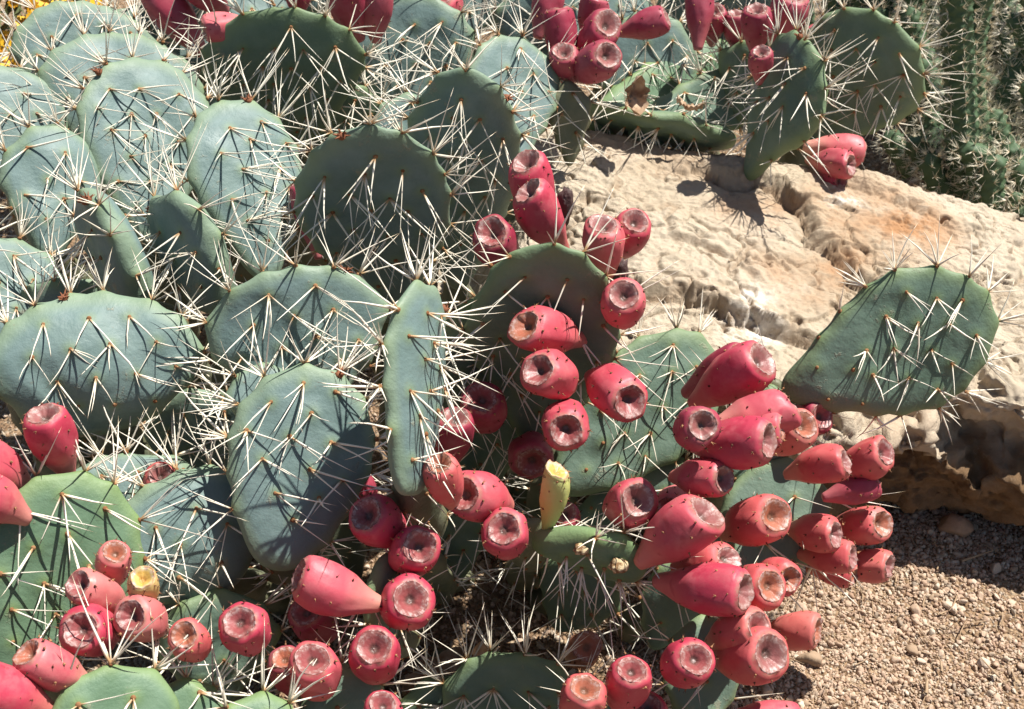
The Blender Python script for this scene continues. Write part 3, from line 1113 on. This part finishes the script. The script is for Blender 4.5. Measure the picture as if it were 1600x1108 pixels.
# ---- E: lower left
E = Plant('lower left prickly pear with a big bright green pad and pink fruits', (-.42, 1.0, 0))
pE = [
    (0, 1075, 150, 748, 245, 1.14, 6, 10, 'g', dict(waist=.7, label='big bright green pad')),
    (180, 1230, 180, 1042, 190, 1.05, 8, 6, 'g', dict()),
    (285, 1220, 285, 1066, 130, 1.09, 6, 10, 'g', dict(slen=.055)),
    (400, 1240, 402, 1088, 130, 1.09, 4, 10, 'g', dict(slen=.055)),
    (210, 810, 205, 712, 200, 1.26, 8, 6, 'b', dict()),
    (335, 1110, 345, 930, 180, 1.25, -20, 6, 'm', dict(spines=.6)),
]
for bx, by, tx, ty, wd, z, le, tu, ti, kw in pE:
    pad, M, L = add_pad(E, bx, by, tx, ty, wd, z, le, tu, ti, **kw)
    support(E, M.translation, dy=.05)
fE = [
    (122, 912, 200, 955, 66, 1.08, 'p', 'c'), (180, 862, 178, 918, 56, 1.11, 'p', 'o'), (125, 984, 185, 990, 84, 1.05, 'c', 'c'),
    (204, 962, 255, 985, 74, 1.06, 'p', 'c'), (287, 992, 318, 1022, 62, 1.07, 's', 'o'), (374, 972, 398, 1000, 80, 1.08, 'c', 'c'),
    (42, 1020, 140, 1068, 70, 1.02, 'p', 'o'), (-40, 1068, 85, 1112, 88, 1.00, 'c', 'c'), (67, 646, 108, 745, 76, 1.12, 'c', 'g'),
    (-55, 705, 50, 775, 88, 1.10, 'p', 'c'), (-60, 760, 45, 812, 80, 1.08, 'p', 'c'), (250, 742, 262, 785, 54, 1.24, 's', 'g'),
]
for tx, ty, bx, by, d, z, s1, c1 in fE:
    add_fruit(E, tx, ty, bx, by, d, z, s1, c1)
add_fruit(E, 223, 902, 225, 955, 50, 1.07, 'y', 'y', cupr=.74, label='small yellow unripe fruit')

# ---- F: right, over the gravel
F_ = Plant('right-hand prickly pear with crowded salmon and crimson fruits hanging over the open gravel', (.16, 1.10, 0))
pF = [
    (1222, 614, 1550, 482, 232, 1.34, -2, 22, 'm', dict(waist=.52, sq=.95, bare=.30, T=.020, slen=.038, label='large single oval pad in front of the boulder')),
    (1120, 915, 1268, 738, 165, 1.37, 4, 12, 'm', dict(waist=.7)),
    (1080, 1170, 1108, 965, 120, 1.28, 2, 14, 'm', dict(spines=.5)),
    (815, 1200, 790, 1022, 215, 1.36, -22, -10, 'm', dict(spines=1.7, bare=0.0, spc=.03, slen=.056)),
    (955, 1240, 955, 1090, 140, 1.24, -14, 4, 'm', dict(spines=.5)),
    (700, 1220, 690, 1060, 150, 1.40, -30, 6, 'm', dict(bare=0.0)),
    (870, 980, 930, 880, 130, 1.44, -46, 0, 'm', dict(spines=.7)),
    (1130, 760, 1225, 612, 110, 1.38, -4, 20, 'm', dict(waist=.8, spines=.3)),
    (1020, 1010, 1080, 880, 100, 1.38, -30, 10, 'm', dict(spines=.4)),
]
for bx, by, tx, ty, wd, z, le, tu, ti, kw in pF:
    pad, M, L = add_pad(F_, bx, by, tx, ty, wd, z, le, tu, ti, **kw)
    if (bx, by) not in ((1222, 612),):
        support(F_, M.translation, dx=-.01, dy=.06, w=.045)
fF = [
    (1192, 562, 1082, 632, 84, 1.27, 'c', 'g'), (1160, 560, 1070, 615, 70, 1.31, 'd', 'g'), (1238, 636, 1110, 668, 74, 1.25, 'p', 'c'), (1222, 668, 1120, 690, 60, 1.23, 'p', 'o'),
    (1202, 688, 1075, 692, 84, 1.20, 'c', 'g'), (1258, 664, 1190, 705, 66, 1.27, 's', 'o'), (1285, 650, 1230, 660, 60, 1.34, 'd', 'c'),
    (1098, 664, 1068, 682, 70, 1.18, 'd', 'g'), (1132, 748, 1050, 745, 64, 1.21, 'c', 'g'), (997, 781, 950, 795, 80, 1.21, 'c', 'g'),
    (1045, 795, 1070, 770, 56, 1.27, 'p', 'c'), (1105, 800, 998, 880, 90, 1.19, 'c', 'g'), (1213, 805, 1130, 835, 80, 1.26, 's', 'o'),
    (1140, 872, 1050, 888, 58, 1.23, 's', 'g'), (1165, 925, 1025, 908, 88, 1.18, 'c', 'g'), (1205, 916, 1140, 922, 76, 1.22, 's', 'o'),
    (1235, 905, 1180, 900, 60, 1.25, 's', 'o'), (1322, 722, 1228, 742, 62, 1.29, 's', 'g'), (1384, 706, 1300, 738, 64, 1.32, 's', 'c'),
    (1370, 755, 1285, 778, 48, 1.34, 'd', 'o'), (1306, 836, 1230, 826, 62, 1.31, 's', 'g'), (1380, 818, 1290, 826, 62, 1.35, 's', 'o'),
    (1333, 870, 1248, 866, 58, 1.32, 's', 'g'), (1390, 884, 1310, 878, 56, 1.36, 's', 'g'), (1335, 900, 1260, 888, 46, 1.36, 's', 'o'),
    (1186, 980, 1108, 1005, 76, 1.19, 's', 'g'), (1205, 1022, 1115, 1028, 92, 1.18, 's', 'g'), (1278, 986, 1190, 990, 64, 1.26, 's', 'o'),
    (1088, 1030, 1050, 1055, 80, 1.16, 'c', 'c'), (988, 1046, 968, 1110, 74, 1.17, 'c', 'c'), (915, 1075, 888, 1135, 74, 1.15, 's', 'o'),
    (1012, 1105, 1015, 1150, 64, 1.20, 'c', 'c'), (1250, 1130, 1130, 1125, 70, 1.22, 'p', 'c'),
]
for tx, ty, bx, by, d, z, s1, c1 in fF:
    add_fruit(F_, tx, ty, bx, by, d, z, s1, c1)
add_fruit(F_, 918, 1010, 892, 1036, 54, 1.36, 't', 'o', k=1.4, cupr=.8, deep=.2, label='dried tan fruit low in the shade')

# ---- G: upper right, on the far side of the boulder
G_ = Plant('prickly pear behind the boulder with a round dark pad and slim dusky fruits', (.32, 1.62, .18))
pG = [
    (1264, 224, 1396, 36, 200, 1.79, -40, -4, 'm', dict(T=.026)),
    (1172, 282, 1262, 62, 190, 1.69, -30, -50, 'm', dict(T=.025, buds=1, waist=.25)),
    (920, 196, 1190, 92, 120, 1.88, 28, 4, 'g', dict(waist=.75)),
    (985, 215, 1200, 128, 95, 1.83, 20, 0, 'm', dict(waist=.8)),
    (1150, 222, 912, 168, 105, 1.79, 6, -68, 'm', dict(T=.022, waist=.85, sq=.6, spc=.026, bare=0.0)),
    (1010, 230, 1015, 20, 150, 1.88, -10, 16, 'b', dict()),
    (1160, 190, 1200, 70, 130, 1.82, -30, -8, 'm', dict()),
    (950, 140, 930, -40, 170, 1.92, 0, 10, 'b', dict()),
    (1120, 110, 1120, -60, 180, 1.92, -30, 0, 'b', dict()),
]
for i, (bx, by, tx, ty, wd, z, le, tu, ti, kw) in enumerate(pG):
    pad, M, L = add_pad(G_, bx, by, tx, ty, wd, z, le, tu, ti, **kw)
    if i in (0, 5, 7, 8):
        support(G_, M.translation, dy=.05)
fG = [
    (870, 14, 882, 118, 54, 1.70, 'd', 'g'), (880, 80, 888, 135, 50, 1.67, 'd', 'g'), (930, -4, 915, 70, 50, 1.74, 'd', 'g'),
    (950, 36, 905, 100, 60, 1.68, 'd', 'g'), (950, 86, 898, 122, 62, 1.64, 'd', 'g'), (1042, 28, 965, 52, 48, 1.72, 'd', 'g'),
    (1092, -25, 1090, 78, 46, 1.76, 'd', 'g'), (1117, 15, 1112, 70, 44, 1.80, 'd', 'g'), (1183, 14, 1180, 85, 50, 1.70, 'd', 'g'),
    (1190, 80, 1186, 130, 40, 1.64, 'd', 'g'), (1240, -8, 1212, 82, 62, 1.74, 'd', 'g'), (1290, 50, 1250, 95, 50, 1.78, 'p', 'c'), (1150, 20, 1150, 80, 40, 1.80, 'd', 'g'),
    (1345, 238, 1255, 228, 54, 1.74, 'p', 'c'), (1330, 258, 1262, 250, 50, 1.70, 'p', 'g'), (1315, 284, 1270, 275, 34, 1.72, 'c', 'c'),
    (865, -20, 840, 60, 50, 1.78, 'd', 'g'),
]
for tx, ty, bx, by, d, z, s1, c1 in fG:
    add_fruit(G_, tx, ty, bx, by, d, z, s1, c1)
fB = [(240, -20, 318, 85, 66, 1.70, 'd', 'c'), (300, -35, 352, 18, 60, 1.66, 'd', 'c'), (318, 46, 398, 36, 48, 1.60, 'p', 'o'),
      (535, -30, 562, 62, 64, 1.62, 'd', 'c'), (590, -25, 588, 66, 56, 1.64, 'd', 'c'), (462, -20, 470, 22, 40, 1.72, 'd', 'c'), (690, -10, 692, 45, 60, 1.86, 'p', 'c')]
for tx, ty, bx, by, d, z, s1, c1 in fB:
    add_fruit(Bp, tx, ty, bx, by, d, z, s1, c1)

# scars and dried berries are parts of their plants
for px, py, z, s in ((909, 858, 1.222, 1.1), (966, 884, 1.222, 1.35)):
    v = ICO2[0] * (1 + .25 * vnoise(ICO2[0] * 3 + px)[:, None]) * np.array([.0062, .0052, .0048]) * s
    p = at(px, py, z) - D.root
    link('fruit_scar', mesh_from('fruit_scar', v, ICO2[1], SCAR), D.o, Matrix.Translation(p))
for px, py, z in ((881, 322, 1.36), (968, 428, 1.34)):
    J = Joiner()
    v = ICO2[0] * (1 + .32 * vnoise(ICO2[0] * 2.6 + px)[:, None] + .14 * vnoise(ICO2[0] * 6 + px)[:, None])
    J.add(v * np.array([.0085, .008, .019]), ICO2[1])
    link('dried_berry', J.mesh('dried_berry', RAISIN), C.o, Matrix.Translation(at(px, py, z) - C.root))

for pl in (A, Bp, C, D, E, F_, G_):
    pl.finish()

# ------------------------------------------------------------------ chollas
def cholla_stem(plant, root, bp, tp, rad, seed):
    r = np.random.default_rng(seed)
    ax = np.array(tp - bp)
    L = np.linalg.norm(ax)
    B = basis(ax)
    p = .0150
    na, nz_ = 40, max(12, int(L / .0042))
    th = np.linspace(0, 2 * math.pi, na, endpoint=False)
    z = np.linspace(0, 1, nz_)
    bw = r.normal(size=2) * .05 * L

    def rad_at(q):
        return rad * np.clip(1 - .18 * q - sstep(.90, 1.0, q) * .75, .05, 1)

    V = []
    for q in z:
        zz = q * L
        a = np.cos(5 * th + 2 * math.pi * zz / p)
        b = np.cos(3 * th - 2 * math.pi * zz / p)
        bmp = np.clip((a + b) / 2, -.4, 1)
        rr_ = rad_at(q) * (1 + .24 * bmp)
        bow = bw * math.sin(math.pi * q)
        V.append(np.stack([rr_ * np.cos(th) + bow[0], rr_ * np.sin(th) + bow[1], np.full(na, zz)], 1))
    V.append(np.array([[0, 0, L + rad * .12]]))
    V = np.concatenate(V)
    idx = np.arange(na)
    nxt = (idx + 1) % na
    F = []
    for i in range(nz_ - 1):
        F += np.stack([i * na + idx, i * na + nxt, (i + 1) * na + nxt, (i + 1) * na + idx], 1).tolist()
    F += np.stack([(nz_ - 1) * na + idx, (nz_ - 1) * na + nxt, np.full(na, len(V) - 1)], 1).tolist()
    q0 = bp - root
    M = Matrix(((B[0, 0], B[0, 1], B[0, 2], q0.x), (B[1, 0], B[1, 1], B[1, 2], q0.y), (B[2, 0], B[2, 1], B[2, 2], q0.z), (0, 0, 0, 1)))
    st = link('stem', mesh_from('stem', V, F, CHOLLA), plant, M)
    J = Joiner()
    tv = np.array([(1, 0, 0), (-.5, .87, 0), (-.5, -.87, 0), (0, 0, 1)]) * np.array([.00055, .00055, 1])
    tf = [(0, 1, 3), (1, 2, 3), (2, 0, 3)]
    ta = np.array([0, 0, 0, 1.])
    for m in range(int(8 * L / p) + 1):
        zz = m * p / 8
        # 3i-5j=m -> phi=2pi(i+j)/8
        for i in range(0, 8):
            if (3 * i - m) % 5 == 0 and ((3 * i - m) // 5 is not None):
                j = (3 * i - m) // 5
                break
        phi = 2 * math.pi * ((i + j) % 8) / 8
        q = zz / L
        rr_ = rad_at(q) * 1.24
        bow = bw * math.sin(math.pi * q)
        nrm = np.array([math.cos(phi), math.sin(phi), .25 + 1.2 * sstep(.88, 1, np.array(q))])
        pos = np.array([rr_ * math.cos(phi) + bow[0], rr_ * math.sin(phi) + bow[1], zz])
        for k in range(int(r.integers(7, 10))):
            d = nrm + r.normal(size=3) * .62
            J.add((tv * np.array([1, 1, r.uniform(.009, .021)])) @ basis(d).T + pos, tf, ta)
    link('stem_spines', J.mesh('stem_spines', CHSPINE, False), st, None, 'stuff')


def cholla(label, stems, seed):
    bpx, bpy, z0 = stems[0][0], stems[0][1], stems[0][5]
    root = at(bpx, bpy, z0)
    root.z = 0
    pl = thing('cholla_cactus', label, 'cactus', root, 'spiny cholla cacti behind the boulder')
    for i, (bx, by, tx, ty, d, z, dz) in enumerate(stems):
        b, tp = at(bx, by, z), at(tx, ty, z - dz)
        cholla_stem(pl, root, b, tp, d / FPX * z / 2, seed + i)
    return pl


cholla('tallest cholla cactus with straight knobbly stems in the top right corner',
       [(1508, 320, 1493, -70, 50, 2.0, .15), (1572, 330, 1552, -80, 48, 2.02, .15), (1612, 330, 1600, -30, 40, 2.08, .1), (1530, 230, 1440, 90, 34, 2.06, .02),
        (1555, 210, 1610, 60, 36, 2.05, .02), (1490, 150, 1545, 20, 34, 2.13, .0), (1540, 330, 1515, 160, 34, 2.04, .05),
        (1470, 120, 1420, 10, 36, 2.16, .02), (1590, 180, 1575, -30, 36, 2.16, .05), (1625, 150, 1580, 20, 34, 2.05, .05), (1480, 260, 1455, 130, 34, 2.10, .03),
        (1520, 300, 1522, -60, 38, 2.22, .1), (1556, 300, 1552, -80, 42, 2.30, .1), (1458, 240, 1452, -60, 40, 2.36, .1), (1575, 300, 1580, -80, 40, 2.34, .1), (1530, 120, 1560, 20, 36, 2.18, .0), (1545, 300, 1575, -60, 38, 2.24, .1), (1478, 280, 1475, -60, 36, 2.24, .1), (1600, 280, 1620, -60, 38, 2.2, .1), (1575, 250, 1530, 110, 34, 2.1, .02), (1620, 260, 1605, 120, 36, 2.0, .03)], 100)
cholla('low bushy cholla cactus close behind the boulder on the right',
       [(1530, 330, 1512, 222, 48, 1.96, .03), (1555, 335, 1585, 222, 46, 1.97, .03), (1500, 320, 1450, 240, 40, 2.0, .02), (1600, 350, 1640, 240, 44, 1.97, .03),
        (1550, 330, 1555, 240, 42, 1.93, .03), (1480, 300, 1420, 215, 38, 2.02, .0), (1430, 270, 1385, 205, 38, 2.06, .0), (1445, 250, 1455, 170, 38, 2.04, .0),
        (1585, 260, 1550, 170, 40, 2.0, .02), (1620, 330, 1590, 250, 38, 1.94, .02), (1500, 250, 1530, 170, 36, 2.0, .02)], 140)
cholla('far cholla cactus above the round dark pad at the top of the photo',
       [(1440, 210, 1430, -60, 40, 2.28, .1), (1390, 180, 1395, -70, 42, 2.30, .1), (1340, 160, 1330, -60, 40, 2.32, .1), (1290, 130, 1300, -60, 40, 2.34, .1),
        (1250, 110, 1240, -60, 40, 2.36, .1), (1470, 200, 1490, 40, 38, 2.26, .05), (1410, 120, 1370, 10, 36, 2.24, .02), (1470, 210, 1462, 90, 36, 2.22, .03)], 180)
cholla('tiny pale cholla sprout at the far end of the boulder',
       [(1590, 340, 1586, 300, 26, 1.90, .0), (1596, 338, 1612, 306, 24, 1.89, .0)], 210)

# ------------------------------------------------------------------ yellow flowering bush
yr = on_plane(-10, 60, .0)
yc = at(-8, 40, 1.98)
bush = thing('yellow_bush', 'small bush of bright yellow flowers at the top left corner', 'bush', (yc.x, yc.y, 0))
J = Joiner()
r = np.random.default_rng(5)
for i in range(1500):
    d = r.normal(size=3)
    d /= np.linalg.norm(d)
    p = np.array([0, 0, yc.z]) + d * np.array([.16, .13, .15]) * r.uniform(.3, 1) ** .5
    B = basis(r.normal(size=3))
    q = np.array([(0, 0, 0), (.004, .010, .001), (0, .024, 0), (-.004, .010, .001)])
    J.add(q @ B.T + p, [(0, 1, 2, 3)])
link('foliage', J.mesh('foliage', BUSHLEAF), bush, None, 'stuff')
for i in range(9):
    a, b = np.array([r.normal() * .02, r.normal() * .02, 0]), np.array([r.normal() * .07, r.normal() * .06, yc.z + .02])
    v, f, al = SPT[1]
    link('stem', mesh_from('stem', (v * np.array([4, 4, np.linalg.norm(b - a)])) @ basis(b - a).T + a, f, TWIG), bush)
fv, ff = [], []
for k in range(11):
    an = k / 11 * 6.283
    c_, s_ = math.cos(an), math.sin(an)
    n0 = len(fv)
    for x, y, zz in ((.0015, -.0010, .001), (.0065, -.0020, .0022), (.0090, 0, .0012), (.0065, .0020, .0022), (.0015, .0010, .001)):
        fv.append((x * c_ - y * s_, x * s_ + y * c_, zz))
    ff.append(tuple(range(n0, n0 + 5)))
FLM = mesh_from('flower', fv, ff, PETAL)
EYM = mesh_from('flower_eye', ICO1[0] * np.array([.0026, .0026, .0016]) + np.array([0, 0, .0015]), ICO1[1], EYE)
for i in range(285):
    d = r.normal(size=3)
    d[2] = abs(d[2]) * .9
    d[1] = -abs(d[1])
    d /= np.linalg.norm(d)
    p = np.array([0, 0, yc.z]) + d * np.array([.165, .135, .155]) * r.uniform(.92, 1.08)
    B = basis(d + r.normal(size=3) * .35 + np.array([0, -.2, .3]))
    s = r.uniform(.8, 1.25)
    fl = link('flower', FLM, bush, Matrix(((B[0, 0] * s, B[0, 1] * s, B[0, 2] * s, p[0]), (B[1, 0] * s, B[1, 1] * s, B[1, 2] * s, p[1]), (B[2, 0] * s, B[2, 1] * s, B[2, 2] * s, p[2]), (0, 0, 0, 1))))
    link('flower_eye', EYM, fl)

# ------------------------------------------------------------------ gravel
def pebbles(n, xa, xb, ya, yb, smed, seed, smax=.0056):
    r = np.random.default_rng(seed)
    base, faces = ICO1
    nvar = 14
    var = []
    for i in range(nvar):
        v = base * (1 + .34 * vnoise(base * 1.7 + i * 11)[:, None])
        # chop flat facets
        for k in range(8):
            d = r.normal(size=3)
            d /= np.linalg.norm(d)
            h = v @ d
            lim = r.uniform(.38, .72)
            v = v - np.clip(h - lim, 0, None)[:, None] * d
        var.append(v)
    var = np.array(var)
    k = r.integers(0, nvar, n)
    size = np.clip(r.lognormal(math.log(smed), .46, n), .0012, smax)
    pos = np.stack([r.uniform(xa, xb, n), r.uniform(ya, yb, n), np.zeros(n)], 1)
    clump = fbm(pos * np.array([9, 9, 0]) + 3, 3)
    keep = r.uniform(size=n) < np.clip(.85 + .9 * clump, .25, 1)
    pos, size, k = pos[keep], size[keep], k[keep]
    n = len(pos)
    q = r.normal(size=(n, 4))
    q /= np.linalg.norm(q, axis=1, keepdims=True)
    w_, x, y, z = q.T
    Rm = np.stack([np.stack([1 - 2 * (y * y + z * z), 2 * (x * y - z * w_), 2 * (x * z + y * w_)], 1),
                   np.stack([2 * (x * y + z * w_), 1 - 2 * (x * x + z * z), 2 * (y * z - x * w_)], 1),
                   np.stack([2 * (x * z - y * w_), 2 * (y * z + x * w_), 1 - 2 * (x * x + y * y)], 1)], 1)
    asp = np.stack([r.uniform(.8, 1.3, n), r.uniform(.7, 1.0, n), r.uniform(.55, .85, n)], 1)
    P = var[k] * asp[:, None, :] * size[:, None, None]
    P = np.einsum('nij,nvj->nvi', Rm, P)
    pos[:, 2] = ground_z(pos) + size * r.uniform(-.1, .5, n)
    P = P + pos[:, None, :]
    nv = base.shape[0]
    F = (faces[None, :, :] + (np.arange(n) * nv)[:, None, None]).reshape(-1, 3)
    colr = np.repeat(r.uniform(size=n), nv)
    return P.reshape(-1, 3), F, colr


parts = [pebbles(50000, .10, .66, .72, 1.22, .0019, 1), pebbles(9000, -.30, .30, .80, 1.50, .0028, 2), pebbles(5000, .62, 1.1, .6, 1.6, .0036, 3),
         pebbles(3500, -.8, -.25, .6, 1.6, .0036, 4), pebbles(3500, -.3, 1.1, 1.5, 2.3, .0040, 5)]
Vs, Fs, Cs, n0 = [], [], [], 0
for v, f, c in parts:
    Vs.append(v)
    Fs.append(f + n0)
    Cs.append(c)
    n0 += len(v)
o = link('gravel', mesh_from('gravel', np.concatenate(Vs), np.concatenate(Fs), GRAVEL, False, {'along': np.concatenate(Cs)}), None, None, 'stuff')

# a few larger stones lying in the gravel, each a thing
STN = [(1265, 1032, .015, .011, 'flat grey-brown stone in the gravel just below the salmon fruits', .82),
       (1432, 955, .010, .007, 'small split tan stone in the middle of the open gravel', .2),
       (1486, 950, .009, .006, 'pale yellowish stone to the right of the split tan one', .66),
       (1535, 1037, .009, .006, 'cream stone in the gravel near the lower right corner', .68),
       (1555, 888, .010, .008, 'small stone at the edge of the boulder shadow on the far right', .35),
       (1253, 955, .013, .006, 'flat stone half in the fruit shadow on the gravel', .55),
       (1425, 1012, .009, .005, 'brown flat stone sunk in the centre of the open gravel', .82),
       (1490, 835, .026, .016, 'brown stone tucked in the shade under the boulder', .05),
       (1195, 1085, .010, .006, 'tan stone beside the lowest green pad on the right', .3)]
for i, (px, py, a, b, lab, cval) in enumerate(STN):
    v = ICO2[0].copy()
    rr_ = np.random.default_rng(60 + i)
    v = v * (1 + .3 * vnoise(v * 1.6 + i * 7)[:, None])
    for k in range(9):
        d = rr_.normal(size=3)
        d /= np.linalg.norm(d)
        v = v - np.clip(v @ d - rr_.uniform(.55, .8), 0, None)[:, None] * d
    v = v * np.array([a, a * .72, b])
    p = on_plane(px, py, .0)
    p.z = ground_z(np.array([[p.x, p.y, 0]]))[0] + b * .45
    me = mesh_from('stone', v, ICO2[1], GRAVEL, False, {'along': np.full(len(v), cval)})
    s_ = link('stone', me, None, Matrix.Translation(p) @ Matrix.Rotation(rr_.uniform(0, 3), 4, 'Z'))
    tag(s_, lab, 'stone', 'larger stones lying in the gravel')

# ------------------------------------------------------------------ dry leaves and twigs
def leaf(loc, L, W, rot, label, curl=.25, seed=1, name='dry_leaf', cat='dry leaf'):
    n, m = 16, 9
    r = np.random.default_rng(seed)
    V = []
    for i in range(n + 1):
        t_ = i / n
        hw = W / 2 * (math.sin(math.pi * min(1, t_ * 1.02)) ** .75 + .02) * (1 + .18 * math.sin(t_ * 17 + seed))
        for j in range(m):
            s = j / (m - 1) * 2 - 1
            x = s * hw
            V.append((x, (t_ - .5) * L, curl * W * (s * s) + curl * L * .5 * (t_ - .5) ** 2 * 4 + .002 * r.normal()))
    V = np.array(V)
    F = []
    for i in range(n):
        for j in range(m - 1):
            F.append((i * m + j, i * m + j + 1, (i + 1) * m + j + 1, (i + 1) * m + j))
    # thickness: second skin
    nv = len(V)
    V2 = V - np.array([0, 0, .0006])
    F2 = [tuple(reversed([q + nv for q in f])) for f in F]
    o_ = link(name, mesh_from(name, np.concatenate([V, V2]), F + F2, DRYLEAF), None, Matrix.Translation(loc) @ rot.to_4x4())
    return tag(o_, label, cat)


from mathutils import Euler
leaf(at(988, 150, 1.715), .048, .030, Euler((1.1, .2, .3)).to_matrix(), 'crumpled pale dry leaf caught on the green pads at the top', .45, 3)
leaf(at(1075, 170, 1.73), .034, .009, Euler((.2, .3, 1.4)).to_matrix(), 'narrow curled brown leaf lying in the fold of the upper green pads', .5, 4)
gl = on_plane(680, 1078, .0)
gl.z = .015
leaf(gl, .075, .038, Euler((.15, .1, -.9)).to_matrix(), 'curled tan leaf on the ground at the bottom centre', .3, 5)
gl = on_plane(745, 1062, .0)
gl.z = .016
leaf(gl, .045, .030, Euler((.3, .5, .4)).to_matrix(), 'small dark crumpled leaf beside the curled tan leaf', .4, 6)
for i, (px, py, L, an, lab) in enumerate([(1500, 885, .05, .35, 'brown twig at the front of the boulder shadow'), (1445, 1090, .03, 1.1, 'short pale straw at the bottom of the gravel'),
                                           (1560, 1065, .035, 2.2, 'pale straw near the bottom right corner'), (1470, 1052, .02, .9, 'tiny white thorn lying in the gravel')]):
    p = on_plane(px, py, 0)
    p.z = .008 + ground_z(np.array([[p.x, p.y, 0]]))[0]
    v, f, al = SPT[i % 4]
    d = np.array([math.cos(an), math.sin(an), .05])
    s_ = link('twig', mesh_from('twig', (v * np.array([2.0, 2.0, L])) @ basis(d).T, f, TWIG), None, Matrix.Translation(p))
    tag(s_, lab, 'twig')

J = Joiner()
rl = np.random.default_rng(77)
for i in range(420):
    x, y = rl.uniform(-.15, .62), rl.uniform(.80, 1.28)
    d = np.array([rl.normal(), rl.normal(), .12 * rl.normal()])
    v, f, al = SPT[int(rl.integers(0, 4))]
    J.add((v * np.array([rl.uniform(.5, 1.3), rl.uniform(.5, 1.3), rl.uniform(.008, .035)])) @ basis(d).T + np.array([x, y, .005 + ground_z(np.array([[x, y, 0]]))[0]]), f, al)
link('straw_litter', J.mesh('straw_litter', TWIG), None, None, 'stuff')

print('objects', len(bpy.data.objects), 'tris', sum(len(m.loops) - 2 * len(m.polygons) for m in bpy.data.meshes))
